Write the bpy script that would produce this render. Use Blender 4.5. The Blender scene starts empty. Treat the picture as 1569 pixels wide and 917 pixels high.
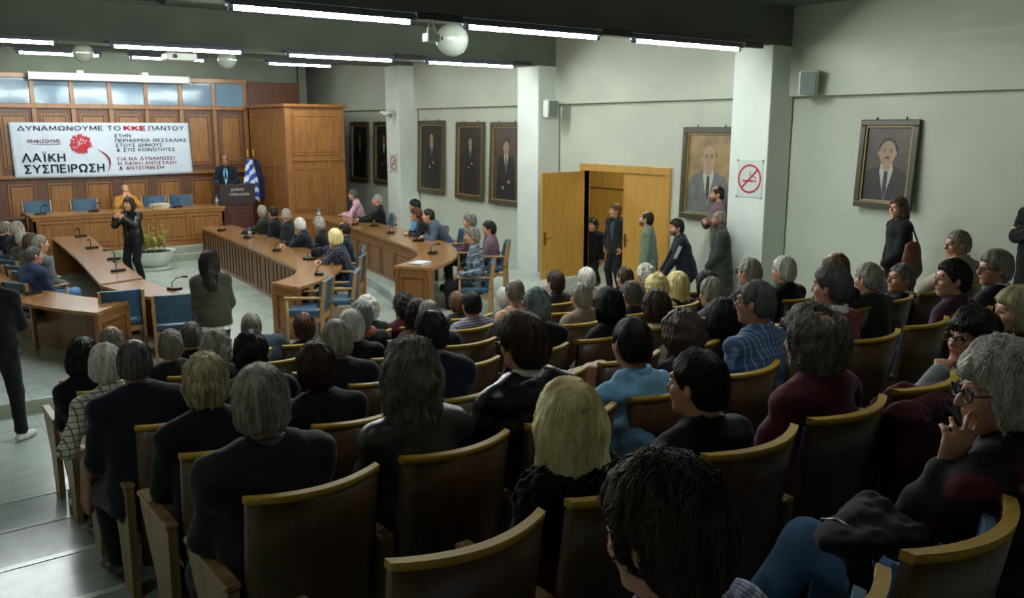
import bpy, bmesh, math, random, zlib
import numpy as np
from mathutils import Vector, Matrix
sc = bpy.context.scene
COL = sc.collection
random.seed(7)
# ------------------------------------------------------------------ camera, world, exposure
cd = bpy.data.cameras.new('camera'); cam = bpy.data.objects.new('camera', cd); COL.objects.link(cam)
cd.sensor_width = 36.0; cd.lens = 36.0 * 1318.0 / 1569.0; cd.clip_start = .05; cd.clip_end = 100
YAW, PITCH = math.radians(37.0), math.atan((458.5 - 195.0) / 1318.0)
cam.location = (0, 0, 3.0); cam.rotation_euler = (math.pi / 2 - PITCH, 0, -YAW)
sc.camera = cam
sc.view_settings.view_transform = 'Standard'; sc.view_settings.look = 'None'
sc.view_settings.gamma = 1.0; sc.view_settings.use_curve_mapping = False
sc.view_settings.exposure = 2.7
w = bpy.data.worlds.new('world'); sc.world = w; w.use_nodes = True
w.node_tree.nodes['Background'].inputs[0].default_value = (.8, .95, 1, 1)
w.node_tree.nodes['Background'].inputs[1].default_value = 0.0
TUBE_POWER = 34.0                                    # emission strength of every lit fluorescent tube
# ------------------------------------------------------------------ materials
def lin(c):
    if isinstance(c, str): c = [int(c[i:i + 2], 16) for i in (1, 3, 5)]
    c = [v / 255.0 for v in c]
    return tuple(v / 12.92 if v <= .04045 else ((v + .055) / 1.055) ** 2.4 for v in c) + (1.0,)
M = {}
class NT:
    def __init__(s, name):
        s.m = bpy.data.materials.new(name); s.m.use_nodes = True; s.t = s.m.node_tree; s.b = s.t.nodes['Principled BSDF']; M[name] = s.m
    def n(s, ty, **kw):
        q = s.t.nodes.new(ty)
        for k, v in kw.items():
            if k in q.inputs: q.inputs[k].default_value = v
            else: setattr(q, k, v)
        return q
    def l(s, a, b): s.t.links.new(a, b)
    def coords(s, scale=(1, 1, 1), rot=(0, 0, 0)):
        tc = s.n('ShaderNodeTexCoord'); mp = s.n('ShaderNodeMapping'); mp.inputs['Scale'].default_value = scale; mp.inputs['Rotation'].default_value = rot
        s.l(tc.outputs['Object'], mp.inputs['Vector']); return mp.outputs['Vector']
    def noise(s, scale, detail=3, rough=.55, vec=None):
        q = s.n('ShaderNodeTexNoise'); q.inputs['Scale'].default_value = scale; q.inputs['Detail'].default_value = detail; q.inputs['Roughness'].default_value = rough
        if vec is not None: s.l(vec, q.inputs['Vector'])
        return q
    def ramp(s, fac, stops):
        r = s.n('ShaderNodeValToRGB'); e = r.color_ramp.elements
        while len(e) < len(stops): e.new(.5)
        for q, (p, c) in zip(e, stops): q.position = p; q.color = lin(c) if not (isinstance(c, tuple) and len(c) == 4) else c
        s.l(fac, r.inputs[0]); return r.outputs['Color']
    def bump(s, h, strength=.3, dist=.01):
        q = s.n('ShaderNodeBump'); q.inputs['Strength'].default_value = strength; q.inputs['Distance'].default_value = dist; s.l(h, q.inputs['Height']); s.l(q.outputs['Normal'], s.b.inputs['Normal'])
    def math(s, op, a, b=None):
        q = s.n('ShaderNodeMath', operation=op)
        for i, v in enumerate((a, b)):
            if v is None: continue
            if isinstance(v, (int, float)): q.inputs[i].default_value = v
            else: s.l(v, q.inputs[i])
        return q.outputs[0]
def scl(c, f):
    if isinstance(c, str): c = [int(c[i:i + 2], 16) for i in (1, 3, 5)]
    return tuple(max(0, min(255, v * f)) for v in c)
def plain(name, c, rough=.6, var=.12, scale=6, bump=0, bscale=60, metal=0, spec=.5, coat=0):
    k = NT(name); v = k.coords(); k.b.inputs['Roughness'].default_value = rough; k.b.inputs['Metallic'].default_value = metal; k.b.inputs['Specular IOR Level'].default_value = spec
    q = k.noise(scale, 4, vec=v); k.l(k.ramp(q.outputs['Fac'], [(.3, scl(c, 1 - var)), (.7, scl(c, 1 + var))]), k.b.inputs['Base Color'])
    if bump: k.bump(k.noise(bscale, 4, vec=v).outputs['Fac'], bump, .004)
    if coat: k.b.inputs['Coat Weight'].default_value = coat; k.b.inputs['Coat Roughness'].default_value = .15
    return k
def wood(name, c, rough=.4, axis='z', contrast=.22, coat=.2, scale=1.0):
    k = NT(name); s = {'z': (14, 14, 1.2), 'x': (1.2, 14, 14), 'y': (14, 1.2, 14)}[axis]
    v = k.coords(tuple(a * scale for a in s)); q = k.noise(1.6, 6, .6, v); q2 = k.noise(7, 3, .6, v)
    f = k.math('ADD', k.math('MULTIPLY', q.outputs['Fac'], .75), k.math('MULTIPLY', q2.outputs['Fac'], .25))
    k.l(k.ramp(f, [(.32, scl(c, 1 - contrast)), (.5, c), (.68, scl(c, 1 + contrast * .8))]), k.b.inputs['Base Color'])
    k.b.inputs['Roughness'].default_value = rough; k.b.inputs['Coat Weight'].default_value = coat; k.b.inputs['Coat Roughness'].default_value = .18
    k.bump(q2.outputs['Fac'], .04, .002); return k
def fabric(name, c, rough=.85, var=.15, bump=.25, sheen=.15):
    k = NT(name); v = k.coords(); q = k.noise(5, 5, .65, v); k.l(k.ramp(q.outputs['Fac'], [(.3, scl(c, 1 - var)), (.7, scl(c, 1 + var))]), k.b.inputs['Base Color'])
    k.b.inputs['Roughness'].default_value = rough; k.b.inputs['Specular IOR Level'].default_value = .25; k.b.inputs['Sheen Weight'].default_value = sheen; k.b.inputs['Sheen Roughness'].default_value = .4
    a = k.noise(260, 2, vec=v); b = k.noise(14, 4, .6, v); k.bump(k.math('ADD', k.math('MULTIPLY', a.outputs['Fac'], .15), b.outputs['Fac']), bump, .012); return k
def grid_fabric(name, base, lx, lz, fx, fz, wx=.2, wz=.2, mixx=.8, mixz=.8, base2=None):
    k = fabric(name, base); tc = k.n('ShaderNodeTexCoord'); sp = k.n('ShaderNodeSeparateXYZ'); k.l(tc.outputs['Object'], sp.inputs[0])
    xx = k.math('ADD', sp.outputs['X'], k.math('MULTIPLY', sp.outputs['Y'], .35)); zz = k.math('ADD', sp.outputs['Z'], k.math('MULTIPLY', sp.outputs['Y'], .25))
    col = k.b.inputs['Base Color'].links[0].from_socket
    for ax, f, wd, c, mx in ((xx, fx, wx, lx, mixx), (zz, fz, wz, lz, mixz)):
        if c is None: continue
        m = k.math('MULTIPLY', k.math('LESS_THAN', k.math('FRACT', k.math('MULTIPLY', ax, f)), wd), mx)
        q = k.n('ShaderNodeMix', data_type='RGBA'); k.l(m, q.inputs[0]); k.l(col, q.inputs[6]); q.inputs[7].default_value = lin(c); col = q.outputs[2]
    k.l(col, k.b.inputs['Base Color']); return k
def hairmat(name, c, c2=None, rough=.5):
    k = NT(name); v = k.coords((1, 1, .12)); q = k.noise(150, 4, .7, v); q2 = k.noise(26, 3, .6, v); c2 = c2 or scl(c, .5)
    f = k.math('ADD', k.math('MULTIPLY', q.outputs['Fac'], .55), k.math('MULTIPLY', q2.outputs['Fac'], .45))
    k.l(k.ramp(f, [(.34, c2), (.52, c), (.70, scl(c, 1.25))]), k.b.inputs['Base Color']); k.b.inputs['Roughness'].default_value = rough; k.b.inputs['Specular IOR Level'].default_value = .35
    k.bump(f, .7, .006); return k
plain('skin', '#c08a6c', .5, .08, 14, .08, 120); plain('skin_pale', '#cf9f84', .5, .08, 14, .08, 120); plain('skin_dark', '#9c6a4e', .5, .08, 14, .08, 120); plain('lips', '#9c5a4c', .45, .06)
plain('eye_white', '#d8d2c8', .25, .02); plain('eye_iris', '#22160f', .15, .02); plain('lens', '#eef2f2', .0, .0); M['lens'].node_tree.nodes['Principled BSDF'].inputs['Transmission Weight'].default_value = 1; M['lens'].node_tree.nodes['Principled BSDF'].inputs['IOR'].default_value = 1.03
for n_, c_, c2_ in (('grey', '#a39d90', '#57534b'), ('dark_grey', '#5c5a56', '#2b2a28'), ('white', '#dedad0', '#9c978c'), ('dark', '#241c18', '#0c0908'), ('black', '#121010', '#060505'), ('brown', '#4a3527', '#20150f'),
                    ('chestnut', '#3c271d', '#1a0f0a'), ('red_brown', '#54301f', '#28140d'), ('blonde', '#fdeeb0', '#c2a75c'), ('ash_blonde', '#c2b48a', '#6a5f42'), ('light_brown', '#75583c', '#3b2a1b'), ('pepper', '#857f74', '#35322d'), ('teal_grey', '#8b9690', '#3f4b47'), ('beard', '#5a463a', '#33261e')):
    hairmat('hair_' + n_, c_, c2_)
fabric('fur_black', '#0c0b0c', .95, .4, .8)
for n_, c_ in (('black', '#0f0f11'), ('navy', '#141925'), ('charcoal', '#202122'), ('dark_green', '#2b2f26'), ('maroon', '#4a1a22'), ('wine', '#55202c'), ('crimson', '#80222e'), ('tan', '#8a7c68'), ('beige', '#9a8f7e'), ('light_blue', '#7fb2d6'),
               ('blue_jacket', '#232f4c'), ('denim', '#3c5a80'), ('denim_light', '#5f86b0'), ('dark_trousers', '#1b1c20'), ('brown_wool', '#4a3c30'), ('mustard', '#a8742c'), ('white_cotton', '#d6d6d2'), ('sage', '#63705f'), ('grey_knit', '#8a9092'),
               ('purple', '#43283a'), ('pink', '#c79aa8'), ('olive', '#39382c'), ('slate', '#3a4654'), ('red_knit', '#8c2832'), ('grey_wool', '#55575a'), ('orange_brown', '#a2583a'), ('cream', '#cbbfa6'), ('royal_blue', '#2f6aa8'), ('plum_grey', '#6a5560')):
    fabric(n_, c_)
plain('leather_black', '#111214', .35, .2, 9, .35, 30); plain('leather_brown', '#3a332e', .4, .2, 9, .35, 30); plain('leather_dark_brown', '#231a16', .38, .2, 9, .35, 30)
grid_fabric('check_white', '#c2bfae', '#35332e', '#35332e', 26, 26, .18, .18); grid_fabric('check_purple', '#b9bac8', '#3a3550', '#3a3550', 40, 40, .42, .42, .75, .75)
grid_fabric('check_blue', '#466284', '#a8bcd4', '#26374f', 34, 30, .22, .2, .55, .5); grid_fabric('check_peach', '#c09a80', '#5d3d36', '#e2cbb8', 15, 15, .35, .25, .6, .5); grid_fabric('plaid_dark', '#2c1a20', '#6d1c26', '#0f0c10', 7, 7, .45, .5, .55, .8)
grid_fabric('plaid_blue_grey', '#5c6872', '#20272e', '#aab4bc', 11, 9, .4, .2, .7, .5); grid_fabric('dots_navy', '#1a1d2c', '#8f92a4', None, 40, 1, .18, 1, .5); grid_fabric('gingham_blue', '#e0e6f0', '#2c4c9c', '#2c4c9c', 60, 60, .5, .5, .6, .6); grid_fabric('stripe_dark', '#4b3f44', '#1a1618', None, 22, 1, .5, 1, .8)
plain('black_shoe', '#131212', .4); plain('white_shoe', '#c9ccca', .6); plain('brown_shoe', '#4a3526', .5); plain('sole_white', '#c8c6be', .7); plain('rubber', '#1b1a19', .8); plain('black_plastic', '#101112', .35, .05); plain('bead', '#6b5a50', .3); plain('screen', '#90a4b4', .15)
fabric('tie_dark', '#22222a', .6); fabric('tie_blue', '#2c3a5c', .6)
# ------------------------------------------------------------------ mesh helpers
def obj(name, bm, mats, parent=None, loc=None, rotz=None, smooth=None):
    bmesh.ops.recalc_face_normals(bm, faces=bm.faces)
    me = bpy.data.meshes.new(name); bm.to_mesh(me); bm.free()
    for m in (mats if isinstance(mats, (list, tuple)) else [mats]): me.materials.append(M[m] if isinstance(m, str) else m)
    if smooth is not None:
        me.polygons.foreach_set('use_smooth', [True] * len(me.polygons))
        if smooth < 180: me.set_sharp_from_angle(angle=math.radians(smooth))
    o = bpy.data.objects.new(name, me); COL.objects.link(o)
    if parent is not None: o.parent = parent
    if loc is not None: o.location = loc
    if rotz is not None: o.rotation_euler = (0, 0, rotz)
    return o
def tag(o, label=None, cat=None, group=None, kind=None):
    for k, v in (('label', label), ('category', cat), ('group', group), ('kind', kind)):
        if v: o[k] = v
    return o
def empty(name, loc=(0, 0, 0), rotz=0, label=None, cat=None, group=None):
    o = bpy.data.objects.new(name, None); COL.objects.link(o); o.location = loc; o.rotation_euler = (0, 0, rotz); o.empty_display_size = .1
    return tag(o, label, cat, group)
def dup(root, loc=None, rotz=None, label=None, group=None):
    def cp(o, par):
        c = o.copy(); COL.objects.link(c)
        if par is not None: c.parent = par
        for ch in list(kids.get(o, ())): cp(ch, c)
        return c
    kids = {}
    for o in root.children_recursive: kids.setdefault(o.parent, []).append(o)
    r = cp(root, None)
    if loc is not None: r.location = loc
    if rotz is not None: r.rotation_euler = (0, 0, rotz)
    if label: r['label'] = label
    if group: r['group'] = group
    return r
def box(bm, c, s, rz=0, bev=0, mi=0):
    r = bmesh.ops.create_cube(bm, size=1.0, matrix=Matrix.Translation(Vector(c)) @ Matrix.Rotation(rz, 4, 'Z') @ Matrix.Diagonal((*s, 1)))
    fs = {f for v in r['verts'] for f in v.link_faces}
    for f in fs: f.material_index = mi
    if bev:
        es = list({e for v in r['verts'] for e in v.link_edges}); q = bmesh.ops.bevel(bm, geom=es, offset=bev, segments=2, profile=.5, affect='EDGES', clamp_overlap=True)
        for f in q['faces']: f.material_index = mi
def box2(bm, a, b, bev=0, mi=0):
    box(bm, [(p + q) / 2 for p, q in zip(a, b)], [abs(q - p) for p, q in zip(a, b)], 0, bev, mi)
def box_axes(bm, c, ax, ay, az):
    vs = []
    for i in (-1, 1):
        for j in (-1, 1):
            for k in (-1, 1): vs.append(bm.verts.new(Vector(np.asarray(c) + i * np.asarray(ax) + j * np.asarray(ay) + k * np.asarray(az))))
    for q in ((0, 1, 3, 2), (4, 6, 7, 5), (0, 4, 5, 1), (2, 3, 7, 6), (0, 2, 6, 4), (1, 5, 7, 3)): bm.faces.new([vs[i] for i in q])
def tube(bm, pts, r, n=8, mi=0, capped=True):
    pts = [Vector(p) for p in pts]; rings = []; rr = r if isinstance(r, (list, tuple)) else [r] * len(pts); up = None
    for i, p in enumerate(pts):
        d = (pts[min(i + 1, len(pts) - 1)] - pts[max(i - 1, 0)]).normalized()
        if up is None: up = Vector((0, 0, 1)) if abs(d.z) < .9 else Vector((1, 0, 0))
        a = d.cross(up).normalized(); up = a.cross(d).normalized()
        rings.append([bm.verts.new(p + (a * math.cos(2 * math.pi * k / n) + up * math.sin(2 * math.pi * k / n)) * rr[i]) for k in range(n)])
    for A, B in zip(rings, rings[1:]):
        for k in range(n):
            f = bm.faces.new((A[k], A[(k + 1) % n], B[(k + 1) % n], B[k])); f.smooth = True; f.material_index = mi
    if capped:
        for R_ in (rings[0], rings[-1]):
            f = bm.faces.new(R_); f.material_index = mi
def prism(bm, poly, z0, z1, mi=0, bev=0):                # horizontal polygon extruded upwards
    lo = [bm.verts.new((p[0], p[1], z0)) for p in poly]; hi = [bm.verts.new((p[0], p[1], z1)) for p in poly]; n = len(poly); fs = []
    fs.append(bm.faces.new(lo[::-1])); fs.append(bm.faces.new(hi))
    for i in range(n): fs.append(bm.faces.new((lo[i], lo[(i + 1) % n], hi[(i + 1) % n], hi[i])))
    for f in fs: f.material_index = mi
def lathe(bm, prof, n=24, c=(0, 0, 0), mi=0):
    R_ = [[bm.verts.new((c[0] + r * math.cos(2 * math.pi * k / n), c[1] + r * math.sin(2 * math.pi * k / n), c[2] + z)) for k in range(n)] for r, z in prof]
    for A, B in zip(R_, R_[1:]):
        for k in range(n):
            f = bm.faces.new((A[k], A[(k + 1) % n], B[(k + 1) % n], B[k])); f.smooth = True; f.material_index = mi
    bm.faces.new(R_[0]).material_index = mi; bm.faces.new(R_[-1]).material_index = mi
# ------------------------------------------------------------------ body modelling: distance fields meshed by surface nets
def vnoise(P, seed=0):
    I = np.floor(P).astype(np.int64); Fr = P - I; Fr = Fr * Fr * (3 - 2 * Fr)
    def hsh(a, b, c):
        n = (a * 374761393 + b * 668265263 + c * 2147483647 + seed * 974634211) & 0xffffffff
        n = ((n ^ (n >> 13)) * 1274126177) & 0xffffffff
        return ((n ^ (n >> 16)) & 0xffff) / 32767.5 - 1.0
    r = 0
    for a in (0, 1):
        wa = Fr[:, 0] if a else 1 - Fr[:, 0]
        for b in (0, 1):
            wb = Fr[:, 1] if b else 1 - Fr[:, 1]
            for c in (0, 1):
                wc = Fr[:, 2] if c else 1 - Fr[:, 2]
                r = r + wa * wb * wc * hsh(I[:, 0] + a, I[:, 1] + b, I[:, 2] + c)
    return r
def nrm(v):
    v = np.asarray(v, float); return v / max(1e-9, np.linalg.norm(v))
def cap(a, b, ra, rb, k=.02, sub=False):            # tapered capsule
    a = np.asarray(a, float); b = np.asarray(b, float); ab = b - a; L2 = max(1e-9, ab @ ab); R = max(ra, rb)
    def f(P):
        q = P - a; t = np.clip(q @ ab / L2, 0, 1)
        return np.linalg.norm(q - t[:, None] * ab, axis=1) - (ra + (rb - ra) * t)
    return (np.minimum(a, b) - R, np.maximum(a, b) + R, f, k, sub)
def scap(a, b, ra, rb, ax, q, k=.03, sub=False):     # tapered capsule flattened along unit axis ax by factor q
    a = np.asarray(a, float); b = np.asarray(b, float); ab = b - a; ab = ab - ax * (ab @ ax) * 0; L2 = max(1e-9, ab @ ab); R = max(ra, rb)
    def f(P):
        v = P - a; t = np.clip(v @ ab / L2, 0, 1); w = v - t[:, None] * ab
        w = w + (w @ ax)[:, None] * ax * (1 / q - 1)
        return (np.linalg.norm(w, axis=1) - (ra + (rb - ra) * t)) * (.5 + .5 * q)
    return (np.minimum(a, b) - R, np.maximum(a, b) + R, f, k, sub)
def ell(c, rad, R=None, k=.02, sub=False):           # ellipsoid, R columns are its axes
    c = np.asarray(c, float); rad = np.asarray(rad, float); R = np.eye(3) if R is None else R
    def f(P):
        q = (P - c) @ R; k0 = np.linalg.norm(q / rad, axis=1); k1 = np.linalg.norm(q / rad ** 2, axis=1)
        return k0 * (k0 - 1) / np.maximum(k1, 1e-6)
    ext = np.sqrt(((R * rad) ** 2).sum(1))
    return (c - ext, c + ext, f, k, sub)
def sdf_eval(prims, P, mg):
    d = np.full(len(P), 1.0)
    for lo, hi, f, k, sub in prims:
        m = np.flatnonzero(((P > lo - mg - k) & (P < hi + mg + k)).all(1))
        if not len(m): continue
        b = f(P[m]); a = d[m]
        if sub: a = -a
        hh = np.maximum(k - np.abs(a - b), 0) / k
        r = np.minimum(a, b) - hh * hh * k * .25
        d[m] = -r if sub else r
    return d
def sdf_mesh(prims, h, post=None, pad=.02):
    los = np.array([p[0] for p in prims if not p[4]]); his = np.array([p[1] for p in prims if not p[4]])
    lo = los.min(0) - pad - h; hi = his.max(0) + pad + h
    B = 6; nb = np.ceil((hi - lo) / (h * B)).astype(int) + 1; n = nb * B
    gx, gy, gz = np.meshgrid(*[np.arange(m) for m in nb], indexing='ij'); bi = np.stack([gx.ravel(), gy.ravel(), gz.ravel()], 1)
    C0 = lo + (bi * B + (B - 1) / 2) * h
    dc = sdf_eval(prims, C0, B * h * 1.3)
    if post: dc = post(C0, dc)
    act = np.abs(dc) < B * h * 1.25 + .012
    D = np.where(dc < 0, -1.0, 1.0).reshape(nb)
    D = np.repeat(np.repeat(np.repeat(D, B, 0), B, 1), B, 2).astype(np.float32)
    o = np.stack([m.ravel() for m in np.meshgrid(*[np.arange(B)] * 3, indexing='ij')], 1)
    ii = (bi[act][:, None, :] * B + o[None]).reshape(-1, 3)
    P = lo + ii * h
    d = sdf_eval(prims, P, h * 2.5)
    if post: d = post(P, d)
    D[ii[:, 0], ii[:, 1], ii[:, 2]] = d
    S = D < 0
    c = np.zeros(np.array(n) - 1, np.uint8)
    sl = [(slice(0, -1), slice(1, None))[q] for q in (0, 1)]
    cs = [(a, b, e) for a in (0, 1) for b in (0, 1) for e in (0, 1)]
    for a, b, e in cs: c += S[sl[a], sl[b], sl[e]]
    cells = np.argwhere((c > 0) & (c < 8))
    if not len(cells): return np.zeros((0, 3)), np.zeros((0, 4), int)
    V8 = np.stack([D[cells[:, 0] + a, cells[:, 1] + b, cells[:, 2] + e] for a, b, e in cs], 1)
    acc = np.zeros((len(cells), 3)); cnt = np.zeros(len(cells))
    for i in range(8):
        for j in range(i + 1, 8):
            df = [abs(cs[i][q] - cs[j][q]) for q in range(3)]
            if sum(df) != 1: continue
            m = (V8[:, i] < 0) != (V8[:, j] < 0)
            t = V8[m, i] / (V8[m, i] - V8[m, j])
            pi = np.array(cs[i], float); pj = np.array(cs[j], float)
            acc[m] += pi + t[:, None] * (pj - pi); cnt[m] += 1
    V = lo + (cells + acc / cnt[:, None]) * h
    idx = np.full(c.shape, -1, np.int32); idx[cells[:, 0], cells[:, 1], cells[:, 2]] = np.arange(len(cells))
    Fs = []
    for ax in range(3):
        s1 = [slice(None)] * 3; s2 = [slice(None)] * 3; s1[ax] = slice(0, -1); s2[ax] = slice(1, None)
        e = np.argwhere(S[tuple(s1)] != S[tuple(s2)])
        u, v = [(1, 2), (2, 0), (0, 1)][ax]
        e = e[(e[:, u] > 0) & (e[:, v] > 0) & (e[:, u] < n[u] - 1) & (e[:, v] < n[v] - 1)]
        q = []
        for du, dv in ((-1, -1), (0, -1), (0, 0), (-1, 0)):
            w = e.copy(); w[:, u] += du; w[:, v] += dv
            q.append(idx[w[:, 0], w[:, 1], w[:, 2]])
        q = np.stack(q, 1); flip = ~S[e[:, 0], e[:, 1], e[:, 2]]
        q[flip] = q[flip][:, ::-1]
        Fs.append(q[(q >= 0).all(1)])
    return V, np.concatenate(Fs)
def mesh_np(name, V, Fq, mats, parent=None, smooth=True, mi=None, tri=False):
    me = bpy.data.meshes.new(name); w = Fq.shape[1]
    me.vertices.add(len(V)); me.vertices.foreach_set('co', np.asarray(V, np.float32).ravel())
    me.loops.add(Fq.size); me.loops.foreach_set('vertex_index', Fq.astype(np.int32).ravel())
    me.polygons.add(len(Fq)); me.polygons.foreach_set('loop_start', np.arange(0, Fq.size, w, dtype=np.int32))
    try: me.polygons.foreach_set('loop_total', np.full(len(Fq), w, np.int32))
    except Exception: pass
    for m in (mats if isinstance(mats, (list, tuple)) else [mats]): me.materials.append(m)
    if mi is not None: me.polygons.foreach_set('material_index', np.asarray(mi, np.int32))
    me.polygons.foreach_set('use_smooth', np.full(len(Fq), smooth))
    me.update(calc_edges=True); me.validate()
    o = bpy.data.objects.new(name, me); COL.objects.link(o)
    if parent: o.parent = parent
    return o
# ------------------------------------------------------------------ people
def ik(A, T, la, lb, hint):
    A = np.asarray(A, float); T = np.asarray(T, float); v = T - A; L = np.linalg.norm(v); mx = (la + lb) * .995
    if L > mx: T = A + v / L * mx; v = T - A; L = mx
    L = max(L, abs(la - lb) + .01); u = v / max(1e-6, np.linalg.norm(v))
    x = (la * la - lb * lb + L * L) / (2 * L); y = math.sqrt(max(0, la * la - x * x))
    hn = np.asarray(hint, float); hn = nrm(hn - u * (hn @ u))
    return A + u * x + hn * y, T
def rot_head(yaw, pitch, roll):                      # yaw left +, pitch down +, roll to own right +
    y, p, r = [math.radians(a) for a in (yaw, pitch, roll)]
    Rz = np.array([[math.cos(y), -math.sin(y), 0], [math.sin(y), math.cos(y), 0], [0, 0, 1]])
    Rx = np.array([[1, 0, 0], [0, math.cos(-p), -math.sin(-p)], [0, math.sin(-p), math.cos(-p)]])
    Ry = np.array([[math.cos(r), 0, math.sin(r)], [0, 1, 0], [-math.sin(r), 0, math.cos(r)]])
    return Rz @ Rx @ Ry                               # columns: right, forward, up
def hand_prims(W, hd, pn, side, curl, rf, spread=1.0):
    hd = nrm(hd); pn = nrm(np.asarray(pn, float) - hd * (np.dot(pn, hd))); sd = np.cross(hd, pn) * side   # sd: towards the thumb
    out = [scap(W - hd * .02, W + hd * .075, .030, .038, pn, .42, .015)]
    for i, (o, L) in enumerate(((.030, .072), (.010, .082), (-.010, .076), (-.029, .060))):
        b = W + hd * (.088 - abs(i - 1.3) * .004) + sd * o
        cl = curl[i] if isinstance(curl, (list, tuple)) else curl; a1 = cl * .55; a2 = cl * 1.25
        d1 = nrm(hd * math.cos(a1) + pn * math.sin(a1) + sd * o * 4 * spread); d2 = nrm(hd * math.cos(a2) + pn * math.sin(a2) + sd * o * 3 * spread)
        m = b + d1 * L * .52; e = m + d2 * L * .5
        out += [cap(b - d1 * .02, m, rf * 1.08, rf, .006), cap(m, e, rf, rf * .85, .005)]
    t0 = W + hd * .022 + sd * .026 + pn * .006; t1 = t0 + nrm(hd * .75 + sd * .7 + pn * .35) * .045; t2 = t1 + nrm(hd * .95 + sd * .15 + pn * .35) * .036
    out += [cap(t0, t1, rf * 1.5, rf * 1.15, .012), cap(t1, t2, rf * 1.12, rf * .9, .006)]
    return out
SIT_LEN = .70
def make_person(label, H, floor, face=0, pose='sit', hy=None, hp=4, hr=0, lean=3, side_lean=0, bulk=1.0, wide=1.0, female=False, arms=('lap', 'lap'), legs=None,
                hair=('short', 'grey'), top=('jacket', 'black'), inner=None, collar=None, pants='dark_trousers', shoes='black_shoe', skin='skin', tier=1, extras=(), group=None,
                curl=.8, seat_drop=.10, headscale=1.0, watch=None, sleeve_end=1.0, leg_scale=1.0):
    hb, hc, hh = ((.010, .017, .0095), (.0085, .014, .0075), (.0062, .0105, .0055))[tier]
    fa = math.radians(face); Rb = np.array([[math.cos(fa), -math.sin(fa), 0], [math.sin(fa), math.cos(fa), 0], [0, 0, 1]])
    H = np.asarray(H, float)
    if hy is None:                                    # look towards the lectern
        d = np.array([6.9, 20.0]) - H[:2]; ang = math.degrees(math.atan2(-d[0], d[1])) - face; ang = (ang + 180) % 360 - 180
        hy = max(-50, min(50, ang))
    L = math.radians(lean); SLn = math.radians(side_lean)
    u = nrm([math.sin(SLn), math.sin(L), math.cos(L)]); X = np.array([1., 0, 0]); X = nrm(X - u * (X @ u)); Y = np.cross(u, X)
    HR = rot_head(hy, hp, hr)
    hz = H[2] - floor
    neckoff = .105 + .035                              # neck base to head centre
    nz = .5 if pose == 'sit' else .93
    hoff = lambda s: u * .555 * s + nrm(u * .75 + np.array([0, .12, .25]) ) * .145 + HR[:, 1] * .012
    if pose == 'sit':
        s = 1.0; P0z = .50
        s = (hz - P0z - (hoff(0)[2])) / (u[2] * .555); s = max(.86, min(1.14, s)); P0z = hz - hoff(s)[2]
        ls = leg_scale
    else:
        s = hz / (.93 + hoff(1)[2]); s = max(.8, min(1.12, s)); P0z = hz - hoff(s)[2]; ls = P0z / .93
    P0 = np.array([0, 0, P0z]); hl = P0 + hoff(s)
    base = np.array([H[0], H[1], floor]) - Rb @ np.array([hl[0], hl[1], 0])
    N = P0 + u * .555 * s
    shw = (.145 if female else .168) * wide; Sh = {sd: P0 + u * .478 * s + X * sd * shw for sd in (-1, 1)}
    ch = P0 + u * .36 * s; wa = P0 + u * .16 * s
    hw = headscale
    hp_ = lambda x, y, z: hl + HR @ (np.array([x, y, z]) * hw)
    root = bpy.data.objects.new('person', None); COL.objects.link(root)
    root.location = base; root.rotation_euler = (0, 0, fa); root['label'] = label; root['category'] = 'person'
    if group: root['group'] = group
    # ---- joints
    J = {}
    for sd, spec in zip((-1, 1), arms):
        a = spec if isinstance(spec, dict) else {}
        kind = spec if isinstance(spec, str) else a.get('kind', '')
        S0 = Sh[sd]; hd = None; pn = None; hint = [sd * .6, -.55, -.6]; cu = a.get('curl', curl)
        if kind == 'lap': T = P0 + np.array([sd * .075, .30, .14]); pn = [0, .1, -1]
        elif kind == 'desk': T = P0 + np.array([sd * .11, .42, .27]); pn = [0, 0, -1]; hd = [-sd * .5, .8, 0]; hint = [sd, .0, -.6]
        elif kind == 'chin': T = hl + HR @ np.array([sd * .035, .085, -.205]); pn = np.array([-sd * .2, -.9, .1]); hd = [-sd * .12, -.05, 1]; hint = [sd * .8, .3, -1]; cu = a.get('curl', 1.2)
        elif kind == 'cross': T = P0 + u * .30 * s + np.array([-sd * .085, .20 + .04 * sd, .0]); hd = [-sd, .1, .15]; pn = [0, -1, 0]; hint = [sd, -.1, -.8]
        elif kind == 'side': T = P0 + np.array([sd * .25 * wide, .06, -.10]); pn = [-sd, 0, 0]; hint = [sd * .4, -1, 0]
        elif kind == 'pocket': T = P0 + np.array([sd * .19 * wide, .08, .02]); pn = [-sd, 0, 0]; hd = [0, .3, -1]; hint = [sd * .9, -1, 0]
        elif kind == 'clasp': T = P0 + np.array([sd * .05, .19, .02]); pn = [0, -1, 0]; hd = [-sd * .6, .1, -.8]; hint = [sd, -.6, 0]
        else: T = None
        if 'W' in a: T = (hl + np.array(a['W'])) if a.get('ref') == 'head' else (P0 + np.array(a['W']))
        if 'hd' in a: hd = a['hd']
        if 'pn' in a: pn = a['pn']
        if 'hint' in a: hint = a['hint']
        E, W = ik(S0, T, .285 * s, .245 * s, hint)
        J[sd] = (S0, E, W, nrm(hd if hd is not None else W - E), pn if pn is not None else [0, 0, -1], cu)
    K = {}
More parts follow.
